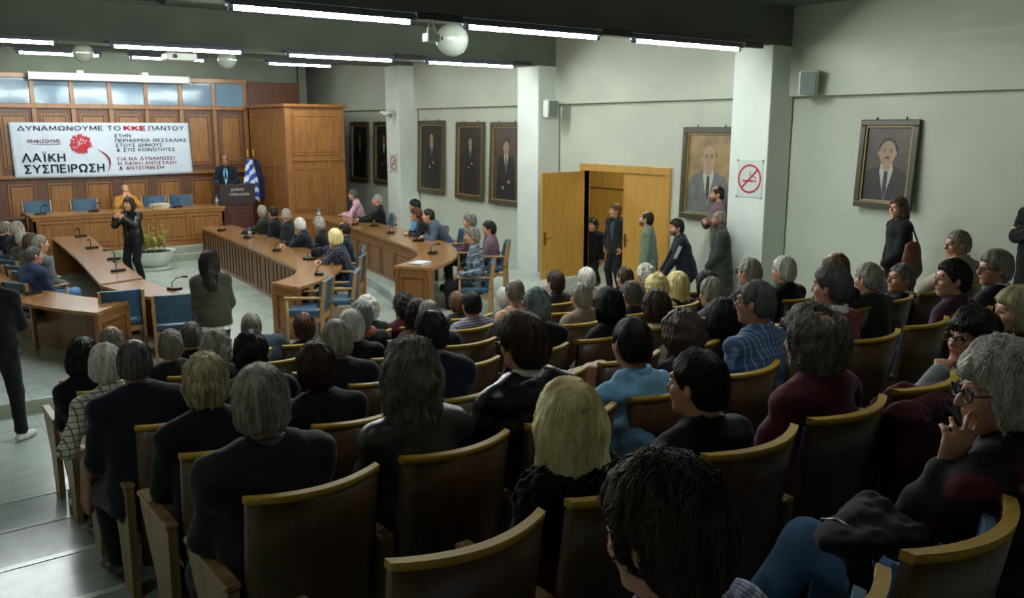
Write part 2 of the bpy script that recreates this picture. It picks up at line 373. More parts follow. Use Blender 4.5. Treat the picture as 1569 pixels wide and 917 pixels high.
    for i, sd in enumerate((-1, 1)):
        hip = P0 + np.array([sd * .088 * (1.0 if not female else 1.05), .0, -.02]); tl = .425 * ls; sl_ = .42 * ls
        g = (legs or {}).get(sd)
        if pose == 'sit':
            A = np.array([sd * .10, .40, .085 - seat_drop]); kh = [sd * .15, .5, 1]
        else:
            A = np.array([sd * .10, (.03 if sd > 0 else -.02), .085]); kh = [0, 1, 0]
        toe = nrm([sd * .22, 1, -.02])
        if g: A = np.array(g[0], float); kh = g[1] if len(g) > 1 else kh; toe = nrm(g[2]) if len(g) > 2 else toe
        k_, A = ik(hip, A, tl, sl_, kh); K[sd] = (hip, k_, A, toe)
    bk = bulk
    # ---- body: one continuous skin surface
    B = []
    B += [scap(P0 - u * .02, wa, .125 * bk, .115 * bk, Y, .72, .05), scap(wa, ch, .115 * bk, .138 * bk, Y, .62, .05), scap(ch, P0 + u * .46 * s, .138 * bk, .10, Y, .56, .05),
          cap(Sh[-1], Sh[1], .040, .040, .05), cap(N - u * .06, hp_(0, -.022, -.05), .058 if not female else .048, .054 if not female else .046, .03)]
    for sd in (-1, 1):
        S0, E, W, hd, pn, cu = J[sd]
        B += [cap(S0, E, .041, .035, .03), cap(E, W, .034, .026, .02)]
        B += hand_prims(W, hd, pn, sd, cu, max(.0085, hb * .95))
        hip, k_, A, toe = K[sd]
        B += [cap(hip, k_, .078, .052, .03), cap(k_, A, .050, .036, .02), cap(A - np.array([0, 0, .035]), A + toe * .13 - np.array([0, 0, .045]), .034, .026, .02)]
    m = hw
    B += [ell(hp_(0, -.012, .022), np.array([.074, .094, .098]) * m, HR, .02), ell(hp_(0, .028, -.045), np.array([.060, .066, .072]) * m, HR, .03), cap(hp_(-.012, .072, -.093), hp_(.012, .072, -.093), .018, .018, .025),
          cap(hp_(-.036, .078, .034), hp_(.036, .078, .034), .013, .013, .014), cap(hp_(0, .094, .016), hp_(0, .112, -.022), .0075, .0125, .012), cap(hp_(-.013, .094, -.027), hp_(.013, .094, -.027), .008, .008, .008),
          ell(hp_(-.036, .062, -.022), np.array([.026, .026, .024]) * m, HR, .02), ell(hp_(.036, .062, -.022), np.array([.026, .026, .024]) * m, HR, .02),
          cap(hp_(-.019, .089, -.054), hp_(.019, .089, -.054), .0085, .0085, .010)]
    for sd in (-1, 1):
        B.append(ell(hp_(sd * .033, .098, .012), np.array([.016, .017, .0095]) * m, HR, .009, True))
        Re = HR @ rot_head(sd * 18, 0, 0)
        B.append(ell(hp_(sd * .079, -.008, -.008), np.array([.0095, .020, .032]) * m, Re, .008))
    B.append(cap(hp_(-.022, .1045, -.0555), hp_(.022, .1045, -.0555), .0035, .0035, .004, True))
    V, Fq = sdf_mesh(B, hb)
    Q = (V - hl) @ HR / m; fc = Q[Fq].mean(1)
    lip = (np.abs(fc[:, 0]) < .024) & (fc[:, 1] > .085) & (np.abs(fc[:, 2] + .055) < .008)
    mi = np.where(lip, 1, 0)
    mesh_np('body', V, Fq, [M[skin], M['lips']], root, mi=mi)
    # ---- eyes
    if tier >= 0:
        for sd in (-1, 1):
            c0 = hp_(sd * .032, .0785, .012); bm = bmesh.new(); bmesh.ops.create_uvsphere(bm, u_segments=14, v_segments=10, radius=.0128 * m)
            for v in bm.verts: v.co = Vector(c0) + Vector(HR @ np.array(v.co))
            for f in bm.faces:
                q = (np.array(f.calc_center_median()) - c0) @ HR
                f.material_index = 1 if (q[1] > .0075 * m and abs(q[0]) < .0085 * m) else 0; f.smooth = True
            obj('eye', bm, [M['eye_white'], M['eye_iris']], root)
        hcol = hair[1]
        if hair[0] not in ('none',):
            for sd in (-1, 1):
                V, Fq = sdf_mesh([cap(hp_(sd * .016, .0915, .038), hp_(sd * .034, .088, .041), .0042, .0042, .004), cap(hp_(sd * .034, .088, .040), hp_(sd * .050, .074, .034), .0042, .003, .004)], .0045 if tier else .006)
                mesh_np('eyebrow', V, Fq, M['hair_' + (hair[1] if hair[1] not in ('blonde', 'ash_blonde', 'white') else 'grey')], root)
    # ---- hair
    build_hair(hair, hl, HR, m, hh, root, tier, N, u)
    # ---- upper garment
    kind, tm = top[0], top[1]; to = top[2] if len(top) > 2 else {}
    th = {'shirt': .010, 'sweater': .014, 'jacket': .020, 'coat': .026, 'tee': .008}[kind]
    G = [scap(P0 + u * .0, wa, (.150 if not female else .155) * bk + th, .138 * bk + th, Y, .74, .05), scap(wa, ch, .138 * bk + th, .158 * bk + th, Y, .70, .06), scap(ch, P0 + u * .46 * s, .158 * bk + th, .118 + th, Y, .64, .05),
         cap(Sh[-1], Sh[1], .046 + th, .046 + th, .05)] + [cap(Sh[sd], N + X * sd * .022 - u * .022 - Y * .01, .044 + th, .046 + th, .05) for sd in (-1, 1)]
    if female: G.append(ell(ch + u * .05 + Y * .075, (.13, .07, .085), np.stack([X, Y, u], 1), .04))
    hem = to.get('hem', -.12 if kind == 'jacket' else (-.09 if kind != 'coat' else -.32))
    if pose == 'sit': hem = max(hem, -.055)
    hb_ = P0 + u * hem
    G.append(scap(P0 + u * .08, hb_ - u * .06, .146 * bk + th, (.158 if kind != 'coat' else .185) * bk + th, Y, .80, .06))
    G.append((np.full(3, -9.), np.full(3, 9.), (lambda P: (P - hb_) @ u), .012, True))
    for sd in (-1, 1):
        S0, E, W, hd, pn, cu = J[sd]
        We = E + (W - E) * (.98 if kind != 'tee' else -.2) * sleeve_end
        if kind == 'tee' or to.get('short'):
            G += [cap(S0, S0 + (E - S0) * .72, .054 + th, .058 + th, .03)]
        elif to.get('rolled'):
            G += [cap(S0, E, .052 + th, .046 + th, .03), cap(E, E + (W - E) * .3, .046 + th, .045 + th, .02)]
        else:
            G += [cap(S0, E, .048 + th, .043 + th, .03), cap(E, We, .043 + th, .031 + th * .9, .02), cap(We - nrm(W - E) * .02, We, .032 + th, .034 + th, .01)]
    if to.get('hood'):
        G += [ell(N - Y * .085 - u * .025, (.115, .055, .07), np.stack([X, Y, u], 1), .02), cap(N - Y * .03 + X * .085 - u * .02, N - Y * .09 + u * .01, .035, .045, .03), cap(N - Y * .03 - X * .085 - u * .02, N - Y * .09 + u * .01, .035, .045, .03)]
    if to.get('fur'):
        for i in range(9):
            a = math.radians(-130 + 260 * i / 8); G.append(ell(N - u * .035 + X * math.sin(a) * .12 - Y * math.cos(a) * .09, (.05, .05, .05), None, .02))
    if to.get('scarf'):
        pass
    naxis = nrm(hp_(0, -.022, -.05) - N)
    G.append(cap(N + naxis * .01 + Y * .02, N + naxis * .12, .052, .062, .012, True))
    if inner: G.append(cap(N + Y * .10, P0 + u * to.get('open', .14) * s + Y * (.125 * bk + th * .6), to.get('ow', .062), to.get('ow2', .028), .012, True))
    wr = to.get('wrinkle', .006) * (1.3 if tier == 0 else 1.0); sdn = int(abs(H[0] * 131 + H[1] * 717)) % 1000
    fur = to.get('fur')
    def cloth(P, d):
        near = np.abs(d) < .06
        if near.any():
            Pn = P[near]; e = wr * vnoise(Pn * np.array([9., 9., 16.]), sdn) + wr * .55 * vnoise(Pn * np.array([22., 22., 30.]), sdn + 1) + wr * 1.1 * (np.abs(vnoise(Pn * np.array([6., 6., 12.]) + vnoise(Pn * 5., sdn)[:, None] * .6, sdn + 4)) - .3)
            if fur: 
                fz = np.clip((to.get('fr', .16) - np.linalg.norm(Pn - (N - u * .03), axis=1)) / .05, 0, 1); e = e + fz * (.018 * vnoise(Pn * 70., 5) - .006)
            d = d.copy(); d[near] += e
        return d
    V, Fq = sdf_mesh(G, hc if not fur else min(hc, .009), cloth)
    gname = to.get('name', {'shirt': 'shirt', 'sweater': 'sweater', 'jacket': 'jacket', 'coat': 'coat', 'tee': 't_shirt'}[kind])
    mats = [M[tm]]; gi = None
    if fur:
        mats.append(M['fur_black']); cc = V[Fq].mean(1); gi = np.where(np.linalg.norm(cc - (N - u * .03), axis=1) < to.get('fr', .16) + .005, 1, 0)
    mesh_np(gname, V, Fq, mats, root, mi=gi)
    if inner:
        I = [scap(P0 + u * .02, wa, .146 * bk, .134 * bk, Y, .76, .05), scap(wa, ch, .136 * bk, .154 * bk, Y, .72, .06), scap(ch, N - u * .03, .152 * bk, .085, Y, .62, .05)]
        V, Fq = sdf_mesh(I, hc); mesh_np('shirt' if gname != 'shirt' else 'undershirt', V, Fq, M[inner], root)
    if to.get('scarf'):
        Z = []
        for i in range(12):
            a0, a1 = [math.radians(30 * q) for q in (i, i + 1)]
            f = lambda a: N + u * (.02 + .012 * math.cos(a)) + X * math.sin(a) * .085 + Y * (math.cos(a) * .08 + .005)
            Z.append(cap(f(a0), f(a1), .032, .032, .02))
        V, Fq = sdf_mesh(Z, hc, lambda P, d: d + .005 * vnoise(P * 30.)); mesh_np('scarf', V, Fq, M[to['scarf']], root)
    col = collar
    if col is None and kind in ('shirt', 'jacket', 'coat') and not to.get('hood') and not fur: col = tm
    if col:
        def ringd(P):
            q = P - N; t = q @ naxis; w = q - t[:, None] * naxis; f = w @ Y
            rr = np.sqrt((w @ X) ** 2 + (f * 1.02) ** 2); R0 = .067 + .006 * bk - t * .10
            open_ = np.where(f > 0, f * .55, 0)
            return np.maximum(np.abs(rr - R0) - .0075, np.abs(t - (.014 - open_ * .6)) - (.028 - open_ * .15)) * .8
        lo = N - .12; hi = N + .12
        V, Fq = sdf_mesh([(lo, hi, ringd, .004, False)], min(hc, .0085)); mesh_np('collar', V, Fq, M[col], root)
    # ---- trousers
    T = [scap(P0 - u * .04, P0 + u * .05, .142 * bk, .138 * bk, Y, .80, .04)]
    tp = .012
    for sd in (-1, 1):
        hip, k_, A, toe = K[sd]
        T += [cap(hip, k_, .083 * (.5 + .5 * bk) + tp, .060 + tp, .03), cap(k_, A + (k_ - A) * .06, .058 + tp, .046 + tp, .03)]
    V, Fq = sdf_mesh(T, hc if tier < 2 else .012, lambda P, d: d + .004 * vnoise(P * 18., sdn)); mesh_np('trousers', V, Fq, M[pants], root)
    for sd in (-1, 1):
        hip, k_, A, toe = K[sd]; ax = np.array([0, 0, 1.]); f0 = A - np.array([0, 0, .046]) - toe * .045; f1 = A - np.array([0, 0, .050]) + toe * .135
        V, Fq = sdf_mesh([scap(f0, f1, .041, .046, ax, .75, .02), cap(A + [0, 0, .0], A - [0, 0, .04] + toe * .04, .045, .042, .03)], .011, lambda P, d: np.maximum(d, (A[2] - .083) - P[:, 2]))
        if len(V):
            fz = V[Fq].mean(1)[:, 2]; mesh_np('shoe', V, Fq, [M[shoes], M['sole_white' if 'white' in shoes else 'rubber']], root, mi=np.where(fz < A[2] - .068, 1, 0))
    ctx = dict(root=root, hl=hl, HR=HR, m=m, N=N, u=u, X=X, Y=Y, J=J, K=K, P0=P0, Sh=Sh, hp=hp_, ch=ch, wa=wa, s=s, th=th, bk=bk)
    for e in extras: EXTRA[e if isinstance(e, str) else e[0]](ctx, *(() if isinstance(e, str) else e[1:]))
    return root, ctx
HAIRLINE_Y = [-.14, -.085, -.04, -.012, .015, .035, .06, .085, .13]
def build_hair(hair, hl, HR, m, hh, root, tier, N, u):
    st, colr = hair[0], hair[1]; o = hair[2] if len(hair) > 2 else {}
    if st == 'none': return
    t = o.get('t', {'short': .010, 'full': .018, 'shaved': .0045, 'curly': .026, 'bob': .026, 'long': .024, 'wavy': .030, 'mop': .027}.get(st, .013)); rec = o.get('rec', 0); bald = o.get('bald', 0)
    hp_ = lambda x, y, z: hl + HR @ (np.array([x, y, z]) * m)
    Pm = [ell(hp_(0, -.012, .022), (np.array([.074, .094, .098]) + [t * .85, t, t]) * m, HR, .02)]
    nape = {'short': -.075, 'full': -.095, 'shaved': -.075, 'curly': -.10, 'bob': -.135, 'long': -.2, 'wavy': -.2, 'mop': -.12}.get(st, -.08); nape = o.get('nape', nape)
    Pm.append(ell(hp_(0, -.035, -.03), (np.array([.068, .066, .075]) + t * .8) * m, HR, .03))
    ln = o.get('len', .0)
    if st == 'bob':
        Pm.append(ell(hp_(0, -.030, -.045), np.array([.098 + t * .3, .088 + t * .3, .10]) * m, HR, .03))
    if st in ('long', 'wavy'):
        L = ln or (.26 if st == 'long' else .20); bw = o.get('bw', .085)
        c0 = hp_(0, -.045, -.02); e = hl + HR @ (np.array([0, -.055, 0]) * m); e = e - np.array([0, 0, L]) - np.array([0, o.get('back', .035), 0]); 
        ax = HR[:, 1]
        Pm.append(scap(c0, e, bw + t * .5, bw * .92, ax, .62, .03))
        for sd in (-1, 1): Pm.append(scap(hp_(sd * .06, -.01, -.01), hp_(sd * .085, -.02, 0) - np.array([0, 0, L * .8]), .040 + t * .3, .032, ax, .9, .03))
    if st in ('bun',):
        Pm.append(ell(hp_(0, -.10, .04), np.array([.045, .045, .045]) * m, HR, .02))
    fr = np.array([nape, nape, nape * .8, -.018, -.012, .015, .058 + rec, .070 + rec, .08 + rec])
    long_ = st in ('bob', 'long', 'wavy', 'mop')
    if long_: fr = np.array([nape, nape, nape, nape, nape * .8, -.03, .05 + rec, .066 + rec, .08 + rec])
    if st in ('long', 'wavy'): fr[:5] = -.6; fr[4:6] = (-.10, .01)
    seed = zlib.crc32(root["label"].encode()) % 997
    amp = o.get('amp', {'short': .0035, 'full': .006, 'shaved': .0008, 'curly': .011, 'bob': .005, 'long': .005, 'wavy': .009, 'mop': .009}.get(st, .004))
    def post(P, d):
        Q = (P - hl) @ HR / m
        zm = np.interp(Q[:, 1], HAIRLINE_Y, fr)
        if long_: zm = np.where((np.abs(Q[:, 0]) > .068) & (Q[:, 1] < (.05 if st in ('bob', 'mop') else .022)), np.minimum(zm, nape if st in ('bob', 'mop') else -.5), zm)
        c = (zm - Q[:, 2]) * m
        k = .010; hq = np.maximum(k - np.abs(d - c), 0) / k
        d = np.maximum(d, c) + hq * hq * k * .25
        if st in ('short', 'full', 'shaved', 'curly') and t < .03:
            es = 1.0 if st in ('short', 'shaved') else .8
            e_ = np.linalg.norm((np.stack([np.abs(Q[:, 0]) - .088, Q[:, 1] + .002, Q[:, 2] + .014], 1)) / (np.array([.034, .026, .038]) * es), axis=1) - 1
            d = np.maximum(d, -e_ * .024)
        if bald:
            b = np.linalg.norm((Q - np.array([0, .035 + o.get('by', 0), .115])) / np.array([.075, .10, .075]), axis=1) - bald
            d = np.maximum(d, -b * .07)
        if rec:
            b = np.minimum(np.linalg.norm(Q - np.array([.05, .075, .085]), axis=1), np.linalg.norm(Q - np.array([-.05, .075, .085]), axis=1)) - rec * 1.1
            d = np.maximum(d, -b)
        near = np.abs(d) < .05
        if near.any() and amp > 0:
            q = Q[near]
            if st in ('curly',): e = amp * (vnoise(q * 38., seed) + .5 * vnoise(q * 80., seed + 2))
            else:
                th = np.arctan2(q[:, 0], -q[:, 1] - .02); ph = q[:, 2]
                fz = 9. if st in ('short', 'full', 'bob', 'long') else 22.
                e = amp * (vnoise(np.stack([th * 11, ph * fz, q[:, 1] * 9], 1), seed) + .5 * vnoise(np.stack([th * 30, ph * fz * 1.5, q[:, 1] * 12], 1), seed + 3))
                if st in ('wavy', 'mop', 'long'): e = e + amp * .8 * vnoise(q * 30., seed + 5)
            d = d.copy(); d[near] += e
        return d
    V, Fq = sdf_mesh(Pm, hh, post, pad=.03)
    if not len(V): return
    ob = mesh_np('hair', V, Fq, M['hair_' + colr], root)
    ns = o.get('strands', {'short': (800, 420, 240), 'full': (1000, 550, 300), 'curly': (900, 600, 380), 'bob': (1000, 500, 300), 'long': (1000, 500, 300)}.get(st, (0, 0, 0))[tier])
    if 'strands' not in o and ns: o = dict(o, seg={'short': 4, 'full': 5, 'curly': 4}.get(st, 9), step=.012, w=(.0011, .0016, .0022)[tier], wave=.9 if st == 'curly' else .45, root_z=-.06, lift=.002 if st != 'curly' else .006)
    if ns:                                            # loose strands over the surface, following it downwards
        rng = np.random.default_rng(seed); n0 = ns; Vn = np.zeros_like(V)
        a = V[Fq[:, 2]] - V[Fq[:, 0]]; b = V[Fq[:, 3]] - V[Fq[:, 1]]; fn = np.cross(a, b)
        for q in range(4): np.add.at(Vn, Fq[:, q], fn)
        Vn /= np.maximum(1e-9, np.linalg.norm(Vn, axis=1))[:, None]
        Q = (V - hl) @ HR / m
        cand = np.flatnonzero(Q[:, 2] > o.get('root_z', -.02)); pick = rng.choice(cand, n0)
        seg = o.get('seg', 9); stp = o.get('step', .016); w0 = o.get('w', .0016); wave = o.get('wave', .25); lift = o.get('lift', .0025)
        P = V[pick] + Vn[pick] * .001; pts = [P.copy()]; part = HR[:, 2]
        crown = hl + HR @ np.array([0, -.06, .10])
        dirn = P - crown; dirn /= np.linalg.norm(dirn, axis=1)[:, None]; dirn += rng.normal(0, wave, P.shape)
        coarse = V[::max(1, len(V) // 2500)]; cn = Vn[::max(1, len(V) // 2500)]
        for k in range(seg):
            dd = ((P[:, None, :] - coarse[None]) ** 2).sum(2); j = dd.argmin(1); nn = cn[j]
            g = dirn * (.75 if k < 3 else .45) + np.array([0, 0, -1.]) * (.35 + .1 * k) + rng.normal(0, wave * .5, P.shape)
            g -= nn * (g * nn).sum(1)[:, None]; g /= np.maximum(1e-6, np.linalg.norm(g, axis=1))[:, None]
            hgt = ((P - coarse[j]) * nn).sum(1); P = P + g * stp + nn * (lift - hgt)[:, None] * .7; pts.append(P.copy()); dirn = g
        Vs = []; Fs = []; S = len(pts); pts = np.array(pts)         # S, n, 3
        tang = np.gradient(pts, axis=0); tang /= np.maximum(1e-9, np.linalg.norm(tang, axis=2))[..., None]
        sdv = np.cross(tang, np.array([.3, .5, .8])); sdv /= np.maximum(1e-6, np.linalg.norm(sdv, axis=2))[..., None]; up2 = np.cross(sdv, tang)
        wd = (w0 * np.sin(np.linspace(.35, math.pi - .1, S)))[:, None, None]
        ring = np.stack([pts + sdv * wd, pts - sdv * wd * .5 + up2 * wd * .87, pts - sdv * wd * .5 - up2 * wd * .87], 2)   # S,n,3,3
        V2 = ring.transpose(1, 0, 2, 3).reshape(-1, 3); base = (np.arange(n0) * S * 3)[:, None, None]
        fs = np.array([[(i * 3 + q), (i * 3 + (q + 1) % 3), ((i + 1) * 3 + (q + 1) % 3), ((i + 1) * 3 + q)] for i in range(S - 1) for q in range(3)])
        F2 = (fs[None] + base).reshape(-1, 4)
        mesh_np('hair_strands', V2, F2, M['hair_' + o.get('scol', colr)], root)['kind'] = 'stuff'
# ---- things people wear and hold
def ex_glasses(c, m='black_plastic', sunny=False):
    bm = bmesh.new(); hp = c['hp']
    for sd in (-1, 1):
        pts = []
        for i in range(20):
            a = 2 * math.pi * i / 20; pts.append(hp(sd * .034 + .026 * math.cos(a) * (1.0), .106 - .006 * abs(math.cos(a)), .008 + .019 * math.sin(a)))
        tube(bm, pts + [pts[0]], .0026, 6)
        tube(bm, [hp(sd * .060, .100, .012), hp(sd * .080, .06, .014), hp(sd * .083, 0, .012), hp(sd * .082, -.02, -.004)], .0026, 6)
    tube(bm, [hp(-.009, .107, .012), hp(0, .109, .015), hp(.009, .107, .012)], .0026, 6)
    g = obj('glasses', bm, M[m], c['root'])
    bm = bmesh.new()
    for sd in (-1, 1):
        vs = [bm.verts.new(hp(sd * .034 + .0255 * math.cos(2 * math.pi * i / 20), .1055, .008 + .0185 * math.sin(2 * math.pi * i / 20))) for i in range(20)]; bm.faces.new(vs)
    obj('lens', bm, M['lens'], g)
def ex_beard(c, col='dark', full=True, mous=True):
    hp, HR, m, hl = c['hp'], c['HR'], c['m'], c['hl']; t = .0035
    Pm = [ell(hp(0, .028, -.045), (np.array([.060, .066, .072]) + t) * m, HR, .02), cap(hp(-.012, .072, -.093), hp(.012, .072, -.093), .018 + t, .018 + t, .02)] if full else []
    if mous: Pm.append(cap(hp(-.022, .094, -.040), hp(.022, .094, -.040), .0085, .0085, .006))
    def post(P, d):
        Q = (P - hl) @ HR / m
        lim = np.where(np.abs(Q[:, 0]) < .026, -.038, -.052 + (np.abs(Q[:, 0]) - .03) * .5)
        d = np.maximum(d, (Q[:, 2] - lim)); d = np.maximum(d, (.002 - Q[:, 1]))
        mouth = np.linalg.norm((Q - np.array([0, .1, -.056])) / np.array([.024, .05, .008]), axis=1) - 1
        d = np.maximum(d, -mouth * .008); return d + .0015 * vnoise(P * 160.)
    V, Fq = sdf_mesh(Pm, .0065, post)
    if len(V): mesh_np('beard' if full else 'moustache', V, Fq, M['hair_' + col], c['root'])
def ex_tie(c, m='tie_dark'):
    N, u, Y, X, ch, bk = c['N'], c['u'], c['Y'], c['X'], c['ch'], c['bk']
    V, Fq = sdf_mesh([cap(N - u * .02 + Y * .083, N - u * .045 + Y * .092, .015, .011, .01), scap(N - u * .05 + Y * .095, ch - u * .06 + Y * (.118 * bk), .012, .030, Y, .4, .01)], .007); mesh_np('tie', V, Fq, M[m], c['root'])
def ex_phone(c, sd=-1, m='black_plastic'):
    S0, E, W, hd, pn, cu = c['J'][sd]; p = nrm(pn); hd = nrm(hd); t = np.cross(hd, p); ctr = W + hd * .09 + p * .03; bm = bmesh.new()
    box_axes(bm, ctr, t * .075, hd * .036, p * .004); obj('phone', bm, [M[m], M['screen']], c['root'])
def ex_bracelets(c, sd=-1):
    S0, E, W, hd, pn, cu = c['J'][sd]; ax = nrm(W - E); a = nrm(np.cross(ax, [0, 0, 1])); b = np.cross(ax, a); bm = bmesh.new()
    for k, r in ((-.012, .033), (-.026, .035), (-.040, .0365)):
        for i in range(18):
            t = 2 * math.pi * i / 18; p = W + ax * k + (a * math.cos(t) + b * math.sin(t)) * r
            bmesh.ops.create_icosphere(bm, subdivisions=1, radius=.0058, matrix=Matrix.Translation(Vector(p)))
    obj('bracelet', bm, M['bead'], c['root'])
def ex_watch(c, sd=-1):
    S0, E, W, hd, pn, cu = c['J'][sd]; ax = nrm(W - E); bm = bmesh.new(); a = nrm(np.cross(ax, [0, 0, 1])); b = np.cross(ax, a)
    ring = [W - ax * .01 + (a * math.cos(2 * math.pi * i / 16) + b * math.sin(2 * math.pi * i / 16)) * .036 for i in range(17)]
    tube(bm, ring, .008, 6); obj('watch', bm, M['black_plastic'], c['root'])
def ex_hem(c):
    P0, u, X, Y, bk = c['P0'], c['u'], c['X'], c['Y'], c['bk']
    V, Fq = sdf_mesh([scap(P0 - u * .02, P0 - u * .085, .170 * bk, .168 * bk, Y, .76, .02), (np.full(3, -9.), np.full(3, 9.), (lambda P: (P - (P0 - u * .115)) @ u), .006, True)], .009); mesh_np('undershirt_hem', V, Fq, M['white_cotton'], c['root'])
def ex_stripes(c):
    bm = bmesh.new()
    for sd in (-1, 1):
        S0, E, W, hd, pn, cu = c['J'][sd]; ax = nrm(E - S0); out = nrm(np.array([sd, 0, .45]) - ax * np.dot([sd, 0, .45], ax)); sdv = np.cross(ax, out)
        for k in (-1, 0, 1):
            q = nrm(out + sdv * k * .28); pts = [c['N'] + c['X'] * sd * .085 + c['u'] * .012 + sdv * k * .014, S0 + q * .066 - ax * .035, S0 + q * .070 + ax * .06, (S0 + E) / 2 + q * .067, E + q * .064]
            tube(bm, pts, .0048, 6)
    obj('sleeve_stripes', bm, 'white_cotton', c['root'])
def ex_bag(c):
    P0, X, Y = c['P0'], c['X'], c['Y']; V, Fq = sdf_mesh([scap(P0 + X * -.25 - Y * .02 + [0, 0, .22], P0 + X * -.27 - Y * .02 + [0, 0, -.02], .10, .13, X, .45, .03)], .011, lambda P, d: d + .005 * vnoise(P * 22.)); mesh_np('shoulder_bag', V, Fq, M['leather_red_brown'], c['root'])
    bm = bmesh.new(); S0 = c['Sh'][-1]; tube(bm, [P0 + X * -.26 - Y * .10 + [0, 0, .24], S0 + X * .02 - Y * .07 + [0, 0, .06], S0 + X * .02 + [0, 0, .085], S0 + X * .02 + Y * .07 + [0, 0, .05], P0 + X * -.26 + Y * .06 + [0, 0, .24]], .010, 6); obj('bag_strap', bm, 'leather_red_brown', c['root'])
plain('leather_red_brown', '#5e3228', .45, .15, 8)
EXTRA = dict(camera_hem=ex_hem, stripes=ex_stripes, shoulder_bag=ex_bag, glasses=ex_glasses, beard=ex_beard, tie=ex_tie, phone=ex_phone, bracelets=ex_bracelets, watch=ex_watch)
# ------------------------------------------------------------------ room shell
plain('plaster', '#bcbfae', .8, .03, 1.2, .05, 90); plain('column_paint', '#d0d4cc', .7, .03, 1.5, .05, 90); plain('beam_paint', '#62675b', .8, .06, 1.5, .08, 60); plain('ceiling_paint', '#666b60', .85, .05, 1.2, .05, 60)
wood('panel_wood', '#885829', .38, 'z', .22); wood('panel_wood_dark', '#5a3520', .45, 'z', .22); wood('door_wood', '#b98a3e', .42, 'z', .10); wood('table_wood', '#7e522a', .35, 'z', .2); wood('table_top', '#926638', .25, 'y', .2, .4); wood('table_dark', '#4a2c18', .45, 'z', .2)
wood('seat_back_wood', '#543a20', .42, 'z', .18); wood('seat_rim', '#b08a24', .6, 'x', .14, .0); wood('chair_wood', '#9b7446', .42, 'z', .18); wood('lectern_wood', '#4a2318', .4, 'z', .2); wood('lectern_dark', '#2a1a16', .45, 'z', .2); wood('seat_side', '#8a6c44', .45, 'z', .2)
fabric('seat_blue', '#3a6078', .75); plain('chair_blue', '#2a4c64', .5, .1, 8, .1, 60)
def marble(name, c, tile, rough):
    k = NT(name); v = k.coords(); q = k.noise(1.3, 7, .62, v); q2 = k.noise(6, 5, .6, v)
    base = k.ramp(k.math('ADD', k.math('MULTIPLY', q.outputs['Fac'], .7), k.math('MULTIPLY', q2.outputs['Fac'], .3)), [(.3, scl(c, .86)), (.5, c), (.72, scl(c, 1.08))])
    br = k.n('ShaderNodeTexBrick', offset=0.0); br.inputs['Scale'].default_value = 1.0; br.inputs['Mortar Size'].default_value = .004; br.inputs['Brick Width'].default_value = tile; br.inputs['Row Height'].default_value = tile
    br.inputs['Color1'].default_value = br.inputs['Color2'].default_value = (1, 1, 1, 1); br.inputs['Mortar'].default_value = (.62, .62, .6, 1); k.l(v, br.inputs['Vector'])
    mx = k.n('ShaderNodeMix', data_type='RGBA', blend_type='MULTIPLY'); mx.inputs[0].default_value = 1; k.l(base, mx.inputs[6]); k.l(br.outputs['Color'], mx.inputs[7]); k.l(mx.outputs[2], k.b.inputs['Base Color'])
    k.b.inputs['Roughness'].default_value = rough; k.b.inputs['Specular IOR Level'].default_value = .5
marble('marble', '#aeb8b0', .6, .22); marble('marble_step', '#a2aca5', 40, .22); plain('lit_edge_paint', '#c2cac4', .2, .04, 2); plain('step_stone', '#9aa08e', .4, .08, 3)
def struct(name, bm, m, **k):
    o = obj(name, bm, m, **k); o['kind'] = 'structure'; return o
XL, XR, YB, YF, ZC = -2.2, 10.65, -3.6, 21.3, 4.62
XU = 10.52
FLOORS = {k: .87 - .135 * (k - 2) for k in range(-6, 9)}
ROWY = {k: 2.65 + .87 * (k - 2) for k in range(-6, 9)}
def floor_at(y):
    for k in range(8, -7, -1):
        if y > ROWY[k] + .22: return FLOORS[k + 1] if k + 1 in FLOORS and k < 7 else (.06 if k == 7 else 0.0)
    return FLOORS[-6]
bm = bmesh.new(); box2(bm, (XL - .2, 7.9, -.2), (13.6, 25.0, 0)); struct('floor', bm, 'marble')
bm = bmesh.new()                                       # the stepped floor under the seats: one profile
prof = [(YB - .2, -.2), (YB - .2, FLOORS[-5])]
for k in range(-6, 8):
    y = ROWY[k] + .22
    if y < YB - .1: continue
    f0 = FLOORS[k]; f1 = FLOORS[k + 1] if k < 7 else .06
    prof += [(y, f0), (y, f1)]
prof[1] = (YB - .2, prof[2][1])
prof += [(8.09, .06), (8.09, -.2)]
vs0 = [bm.verts.new((XL - .2, y, z)) for y, z in prof]; vs1 = [bm.verts.new((XR + .3, y, z)) for y, z in prof]
bm.faces.new(vs0); bm.faces.new(vs1[::-1])
for i in range(len(prof)): bm.faces.new((vs0[i], vs1[i], vs1[(i + 1) % len(prof)], vs0[(i + 1) % len(prof)]))
struct('floor_terrace', bm, 'marble_step')
for i, k in enumerate(range(-3, 8)):
    bm = bmesh.new(); box2(bm, (XL, ROWY[k] + .175, FLOORS[k] - .03), (XR, ROWY[k] + .232, FLOORS[k] + .004), .003); struct('trim_%d' % (20 + i), bm, 'lit_edge_paint')  # added pale strips: the bright light along each tread edge put into colour
bm = bmesh.new(); box2(bm, (XL, 10.09, 0), (7.6, 19.3, .15), .008); struct('floor_platform', bm, 'marble')
bm = bmesh.new(); prism(bm, [(XL, 10.075), (7.6, 10.075), (7.6, 10.09), (XL, 10.09)], 0, .128); struct('trim_1', bm, 'step_stone')
bm = bmesh.new(); prism(bm, [(6.15, 10.75), (7.3, 10.55), (XR, 11.9), (XR, 20), (7.45, 19.2), (7.35, 14.5), (6.9, 12.6)], .0, .30); struct('floor_side_step', bm, 'marble')
